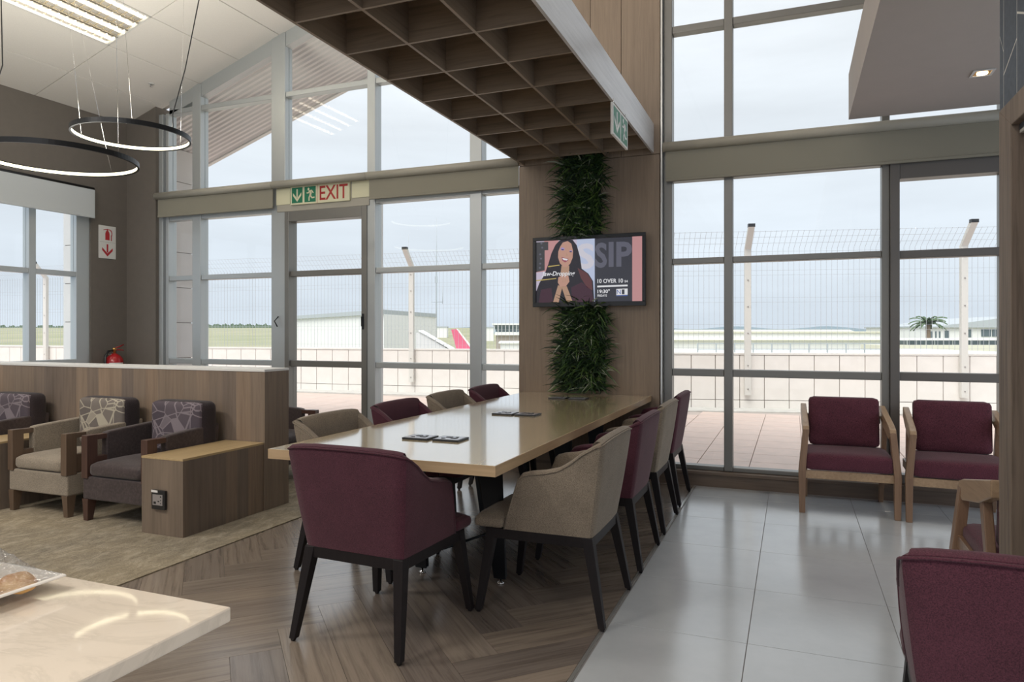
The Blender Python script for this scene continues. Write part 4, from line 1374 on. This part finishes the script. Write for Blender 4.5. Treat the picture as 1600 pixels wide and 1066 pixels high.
# soffit of the roof overhang with its corrugation
sf_ = MB()
nseg = 64; Yv0, Yv1 = 6.32, 7.68
def cz(x): return ceil_z(x) + .02
xs2 = [-9.0 + i * 7.6 / 8 for i in range(9)]
rows = 16
vs = []; 
for j in range(rows * 4 + 1):
    y = Yv0 + (Yv1 - Yv0) * j / (rows * 4)
    dz = (.0, .018, .018, .0)[j % 4]
    for x in xs2: vs.append((x, y, cz(x) + dz))
fs = [(j * 9 + i, j * 9 + i + 1, (j + 1) * 9 + i + 1, (j + 1) * 9 + i) for j in range(rows * 4) for i in range(8)]
sf_.add(vs, fs)
ro = obj('roof_overhang', sf_, 'soffit_sheet', label='pale corrugated roof overhang outside the gable windows', category='roof')
obj('fascia', MB().prism([(-9.0, cz(-9.0) - .02), (-1.4, cz(-1.4) - .02), (-1.4, cz(-1.4) + .12), (-9.0, cz(-9.0) + .12)], 1, 7.68, 7.74), 'white_metal', ro)

# clad pier outside the corner
cp = empty('clad_pier', (-7.98, 6.6, 0), label='pale panel clad pier outside the left corner window', category='pillar')
zt_ = lambda x: ceil_z(x - 7.98) + .015
obj('core', MB().prism([(-.34, 0), (.36, 0), (.36, zt_(.36) - .01), (-.34, zt_(-.34) - .01)], 1, -.60, .68), 'panel_joint', cp)
for k in range(8):
    z0 = .02 + .47 * k; z1_ = z0 + .462
    if k < 7: obj('panel', MB().box(-.35, .375, -.615, .70, z0, z1_), 'clad_panel', cp)
    else: obj('panel', MB().prism([(-.35, z0), (.375, z0), (.375, zt_(.375)), (-.35, zt_(-.35))], 1, -.615, .70), 'clad_panel', cp)
# white steel channel outside by the door
t = empty('steel_channel', (-4.30, 6.75, 0), label='white perforated steel channel outside, right of the exit door', category='post')
obj('channel', MB().box(-.045, .045, -.02, .02, 0, 2.9), 'white_metal', t, .002)
hb = MB()
for k in range(9): hb.box(-.008, .008, -.0225, -.02, .25 + .3 * k, .27 + .3 * k)
obj('bolt_holes', hb, 'gasket', t, kind='stuff')

# ---- airfield far away
TH = R(21.76); cT, sT = math.cos(TH), math.sin(TH)


def at(u, zc):
    a = (u - 800) / 1098
    return ((a * cT - sT) * zc, (a * sT + cT) * zc)


bx('airfield_ground', None, 'grass', (-3000, 3000, 15.2, 4000, -4.2, -4.0), kind='structure')


def hz(v, zc): return 1.3 + (519.25 - v) * zc / 1098


def facing_box(name, u0, u1, v0, v1, zc, depth, m_, parent=None, zbot=None, **props):
    """building whose front faces the terrace, standing between two bearings at distance zc"""
    a, b_ = at(u0, zc), at(u1, zc)
    root = parent or empty(name, ((a[0] + b_[0]) / 2, (a[1] + b_[1]) / 2, -4 if zbot is None else zbot), TH, **props)
    w_ = (u1 - u0) * zc / 1098 / 2
    return root, w_


def bld(u0, u1, vt, zc, depth, m_, roofm, label, cat='building', zb=-4.0, name='building'):
    root, w_ = facing_box(name, u0, u1, 0, 0, zc, depth, m_, zbot=zb, label=label, category=cat)
    zt = hz(vt, zc) - zb
    obj('wall', MB().box(-w_, w_, 0, depth, 0, zt), m_, root)
    obj('roof', MB().box(-w_ - .15, w_ + .15, -.15, depth + .15, zt, zt + .02 * zc / 10), roofm, root)
    return root, w_, zt


# long cream building at the right
r_, w_, zt = bld(1010, 1396, 520, 62, 14, 'far_white', 'far_cream', 'long low white hangar with a cream roof beyond the right fence')
obj('roof_slope', MB().add([(-w_, -.3, zt - .65), (w_, -.3, zt - .65), (w_, 8, zt + .25), (-w_, 8, zt + .25)], [(0, 1, 2, 3)]), 'far_cream', r_)
obj('ridge', MB().box(-w_, w_, 7.9, 8.2, zt + .2, zt + .34), 'far_grey', r_)
# roof railing nearer
t = empty('roof_railing', (*at(1235, 26), 0), TH, label='thin grey railing on the flat roof beyond the right parapet', category='railing')
hw = 145 * 26 / 1098
for z in (hz(537, 26), hz(546, 26)): obj('rail', MB().box(-hw, hw, -.015, .015, z - .015, z + .015), 'far_grey', t)
for k in range(11):
    xk = -hw + 2 * hw * k / 10
    obj('railing_post', MB().box(xk - .02, xk + .02, -.02, .02, hz(556, 26), hz(537, 26)), 'far_grey', t)
t2 = empty('flat_roof', (*at(1235, 27), -4), TH, label='white flat roof that carries the thin grey railing', category='roof')
obj('slab', MB().box(-hw - 1.5, hw + 6.5, -.4, 8, 3.6, 4 + hz(553, 27)), 'far_white', t2)
# white house at the far right
r_, w_, zt = bld(1448, 1660, 512, 70, 12, 'far_white', 'far_grey', 'white house with a low pitched roof at the far right')
obj('gable', MB().prism([(-w_, zt), (w_, zt), (w_, zt + 1.3), (w_ * .2, zt + 1.05)], 1, -.3, 12), 'far_grey', r_)
for (ua, ub, va, vb) in ((1453, 1457, 518, 528), (1461, 1463, 518, 529), (1467, 1469, 518, 529), (1476, 1482, 517, 529), (1511, 1517, 515, 527), (1533, 1548, 515, 526), (1550, 1566, 515, 526)):
    xa, xb = [(u - 1554) * 70 / 1098 for u in (ua, ub)]
    obj('window', MB().box(xa, xb, -.06, .0, hz(vb, 70) + 4, hz(va, 70) + 4), 'far_glass', r_)
# glazed canopy in front of it
t = empty('glazed_walkway', (*at(1500, 45), -4), TH, label='long glazed walkway with a white roof before the white house', category='building')
hw = 82 * 45 / 1098
obj('glazing', MB().box(-hw, hw + 3, .05, 2, 3, 4 + hz(532, 45)), 'far_glass', t)
obj('roof', MB().box(-hw - .3, hw + 3, -.2, 2.2, 4 + hz(532, 45), 4 + hz(529, 45)), 'far_white', t)
for k in range(12): obj('glazing_bar', MB().box(-hw + k * .58 - .03, -hw + k * .58 + .03, .0, .05, 3, 4 + hz(532, 45)), 'far_grey', t)
obj('base_wall', MB().box(-hw - 2, hw + 3, -.3, 2, 0, 4 + hz(539, 45)), 'far_cream', t)
# palm
px_, py_ = at(1450, 48)
pal = empty('palm_tree', (px_, py_, -4), label='small palm tree beside the white house', category='tree')
H_ = 4 + hz(506, 48)
obj('trunk', MB().tube([(0, 0, 0), (.05, 0, H_ * .5), (0, 0, H_)], .22, 8, r2=.14), 'palm_trunk', pal)
pf = MB(); rg = random.Random(2)
for k in range(26):
    a = 2 * PI * k / 26 + rg.uniform(-.1, .1); el = rg.uniform(.15, .95)
    p = Vector((0, 0, H_)); v = Vector((math.cos(a) * math.cos(el), math.sin(a) * math.cos(el), math.sin(el)))
    prev = None; vs = []
    for q in range(6):
        sd = Vector((-math.sin(a), math.cos(a), 0)) * (.14 * (1 - q / 6) + .02)
        vs += [p - sd + Vector((0, 0, -.08)), p + sd + Vector((0, 0, -.08)), p.copy()]
        p = p + v * .26; v = (v + Vector((0, 0, -.30))).normalized()
    fs = []
    for q in range(5): fs += [(3 * q, 3 * q + 2, 3 * q + 5, 3 * q + 3), (3 * q + 2, 3 * q + 1, 3 * q + 4, 3 * q + 5)]
    pf.add(vs, fs)
obj('fronds', pf, 'palm_leaf', pal, kind='stuff')

# left: white technical building with a corner
bA, bB, bC = at(600, 34), at(430, 52), at(682, 42)
wb_ = empty('technical_building', (bA[0], bA[1], -4), label='white flat roofed technical building seen through the exit door', category='building')
def rel(p): return (p[0] - bA[0], p[1] - bA[1])
pB, pC = rel(bB), rel(bC); pD = (pB[0] + pC[0], pB[1] + pC[1])
ht = 4 + hz(491, 34)
obj('wall', MB().prism([(0, 0), pC, pD, pB], 2, 0, ht), 'far_white', wb_)
def grow(p, k=1.012): return (p[0] * k, p[1] * k)
obj('roof_band', MB().prism([(-.0, -.15), (pC[0] + .1, pC[1] - .15), pD, (pB[0] - .1, pB[1] - .15)], 2, ht, ht + .22), 'far_grey', wb_)
db = (pB[0], pB[1]); Ld = math.hypot(*db)
def onface(s, z, off=.05): return (db[0] * s + off * db[1] / Ld * -1 * -1, db[1] * s - off * 1, z)
obj('roller_shutter', MB().add([onface(.70, 1.6), onface(.95, 1.6), onface(.95, 4.2), onface(.70, 4.2)], [(0, 1, 2, 3)]), 'clad_panel', wb_)
obj('grille', MB().add([onface(.72, 3.35, .08), onface(.95, 3.35, .08), onface(.95, 3.75, .08), onface(.72, 3.75, .08)], [(0, 1, 2, 3)]), 'far_glass', wb_)
# sloping stair cover
sx0, sy0 = at(650, 26)
t = empty('stair_cover', (sx0, sy0, -4), TH, label='white sloping stair cover right of the technical building', category='building')
z0_, z1_ = 4 + hz(520, 26), 4 + hz(550, 26)
obj('side', MB().prism([(0, 0), (0, z0_), (.18, z0_), (1.35, z1_), (1.35, 0)], 1, 0, 1.4), 'soffit_sheet', t)
for k in range(4):
    a, b_ = k / 4, (k + 1) / 4 - .02
    x0_, x1_ = .1 + 1.25 * a, .1 + 1.25 * b_
    za, zb = z0_ + (z1_ - z0_) * a + .05, z0_ + (z1_ - z0_) * b_ + .05
    obj('roof_sheet', MB().prism([(x0_, za), (x1_, zb), (x1_, zb + .04), (x0_, za + .04)], 1, -.05, 1.45), 'far_white', t)
# masts
mx_, my_ = at(682, 44)
t = empty('radio_mast', (mx_, my_, -4), TH, label='tall thin radio mast with cross arms behind the fence', category='antenna')
obj('pole', MB().tube([(0, 0, 0), (0, 0, 4 + hz(400, 44)), (0, 0, 4 + hz(340, 44))], .045, 6, r2=.012), 'far_grey', t)
obj('cross_arm', MB().tube([(-.35, 0, 4 + hz(472, 44)), (.40, 0, 4 + hz(472, 44))], .02, 6), 'far_grey', t)
obj('aerial', MB().tube([(.38, 0, 4 + hz(475, 44)), (.38, 0, 4 + hz(445, 44))], .014, 6), 'far_grey', t)
obj('junction_box', MB().box(-.10, .06, -.06, .06, 4 + hz(442, 44), 4 + hz(432, 44)), 'far_grey', t)
mx_, my_ = at(638.5, 30)
t = empty('whip_antenna', (mx_, my_, -4), label='thin whip antenna beside the angled fence post', category='antenna')
obj('rod', MB().tube([(0, 0, 0), (0, 0, 4 + hz(480, 30)), (0, 0, 4 + hz(366, 30))], .022, 6, r2=.008), 'far_grey', t)
# pink tail fin
tx, ty = at(722, 120)
t = empty('aircraft_tail', (tx, ty, -4), TH, label='pink tail fin of an aircraft parked beyond the parapet', category='aircraft')
s_ = 120 / 1098
P_ = lambda u, v: ((u - 722) * s_, 4 + hz(v, 120))
obj('fin', MB().prism([P_(705, 515), P_(713, 514), P_(739, 549), P_(714, 549)], 1, -.12, .12), 'pink_paint', t)
obj('leading_edge', MB().prism([P_(713, 514), P_(715.5, 514), P_(743, 549), P_(739, 549)], 1, -.14, .14), 'far_white', t)
obj('fuselage', MB().tube([(-9, 0, 1.6), (-3, 0, 1.2), (6, 0, .9), (16, 0, .9)], 1.3, 12), 'far_white', t)
# control tower
tx, ty = at(793, 160)
t = empty('control_tower', (tx, ty, -4), TH, label='squat brown and glass control tower left of the column', category='building')
s_ = 160 / 1098
obj('shaft', MB().box(-18 * s_, 22 * s_, 0, 6, 0, 4 + hz(524, 160)), 'tower_brick', t)
obj('gallery', MB().box(-20 * s_, 24 * s_, -.6, 6.6, 4 + hz(524, 160), 4 + hz(519, 160)), 'far_white', t)
obj('cab_glass', MB().frus((0, 3, 4 + hz(519, 160)), (34 * s_, 6), (0, 3, 4 + hz(508, 160)), (44 * s_, 7)), 'far_glass', t)
obj('cab_roof', MB().box(-24 * s_, 26 * s_, -.8, 6.8, 4 + hz(508, 160), 4 + hz(505.5, 160)), 'far_white', t)
for k in range(8): obj('cab_mullion', MB().box(-20 * s_ + k * 5.6 * s_ - .05, -20 * s_ + k * 5.6 * s_ + .05, -.7, -.5, 4 + hz(519, 160), 4 + hz(508, 160)), 'far_white', t)
obj('roof_aerial', MB().tube([(-3 * s_, 3, 4 + hz(506, 160)), (-3 * s_, 3, 4 + hz(499, 160))], .12, 6), 'far_grey', t)
r_, w_, zt = bld(782, 845, 537, 55, 8, 'far_white', 'far_white', 'small white roof below the control tower')
# far sheds
for i, (u, w2_, v, lab) in enumerate(((668, 30, 512.5, 'distant pale shed on the horizon right of the mast'), (745, 26, 513, 'distant pale shed on the horizon left of the control tower'))):
    bld(u, u + w2_, v, 420, 10, 'far_white', 'far_grey', lab, name='shed')
# treelines and hills
rg = random.Random(9)


def ridge(name, u0, u1, v0, v1, zc, n, m_, label, cat, jag):
    a = at(u0, zc)
    t_ = MB(); vs = []
    k_ = 0
    for i in range(n + 1):
        u = u0 + (u1 - u0) * i / n; x, y = at(u, zc)
        z = hz(v0 + (v1 - v0) * (.5 + .5 * math.sin(i * .7 + u0)) + rg.uniform(-jag, jag), zc)
        vs += [(x, y, -4), (x, y, z), (x * 1.05, y * 1.05, z * .9), (x * 1.1, y * 1.1, -4)]
    fs = []
    for i in range(n):
        for q in range(3): fs.append((4 * i + q, 4 * i + 4 + q, 4 * i + 5 + q, 4 * i + 1 + q))
    t_.add(vs, fs)
    o = obj(name, t_, m_); o['label'] = label; o['category'] = cat
    return o


# the airfield rises gently towards the tree lines at the left
rise = MB(); vs = []; nU = 24
for i in range(nU + 1):
    u = -420 + 1160 * i / nU
    for zc, z in ((300, -4.02), (700, hz(517, 700)), (1150, hz(512.5, 1150)), (1300, hz(512.5, 1150)), (1320, -4.1)):
        x, y = at(u, zc); vs.append((x, y, z))
rise.add(vs, [(5 * i + q, 5 * i + 5 + q, 5 * i + 6 + q, 5 * i + 1 + q) for i in range(nU) for q in range(4)], 0, True)
obj('ground_rise', rise, 'grass', kind='structure')
o = ridge('tree_line', 300, 470, 506, 508.5, 1150, 120, 'far_trees', 'distant dark tree line seen left of the exit door', 'trees', 1.4); o['kind'] = 'stuff'
o = ridge('tree_line', -60, 140, 508, 510.5, 1150, 120, 'far_trees', 'distant tree line seen through the left wall window', 'trees', 1.3); o['kind'] = 'stuff'
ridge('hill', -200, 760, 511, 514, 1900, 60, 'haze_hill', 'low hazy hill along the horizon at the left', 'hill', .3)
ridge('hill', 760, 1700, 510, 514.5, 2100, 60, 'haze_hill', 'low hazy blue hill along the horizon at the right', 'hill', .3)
bx('runway', None, 'concrete', (-700, 300, 165, 190, -4.0, -3.98), label='pale concrete runway crossing the grass airfield', category='runway')

# group '' means none
for o in bpy.data.objects:
    if o.get('group') == '': del o['group']
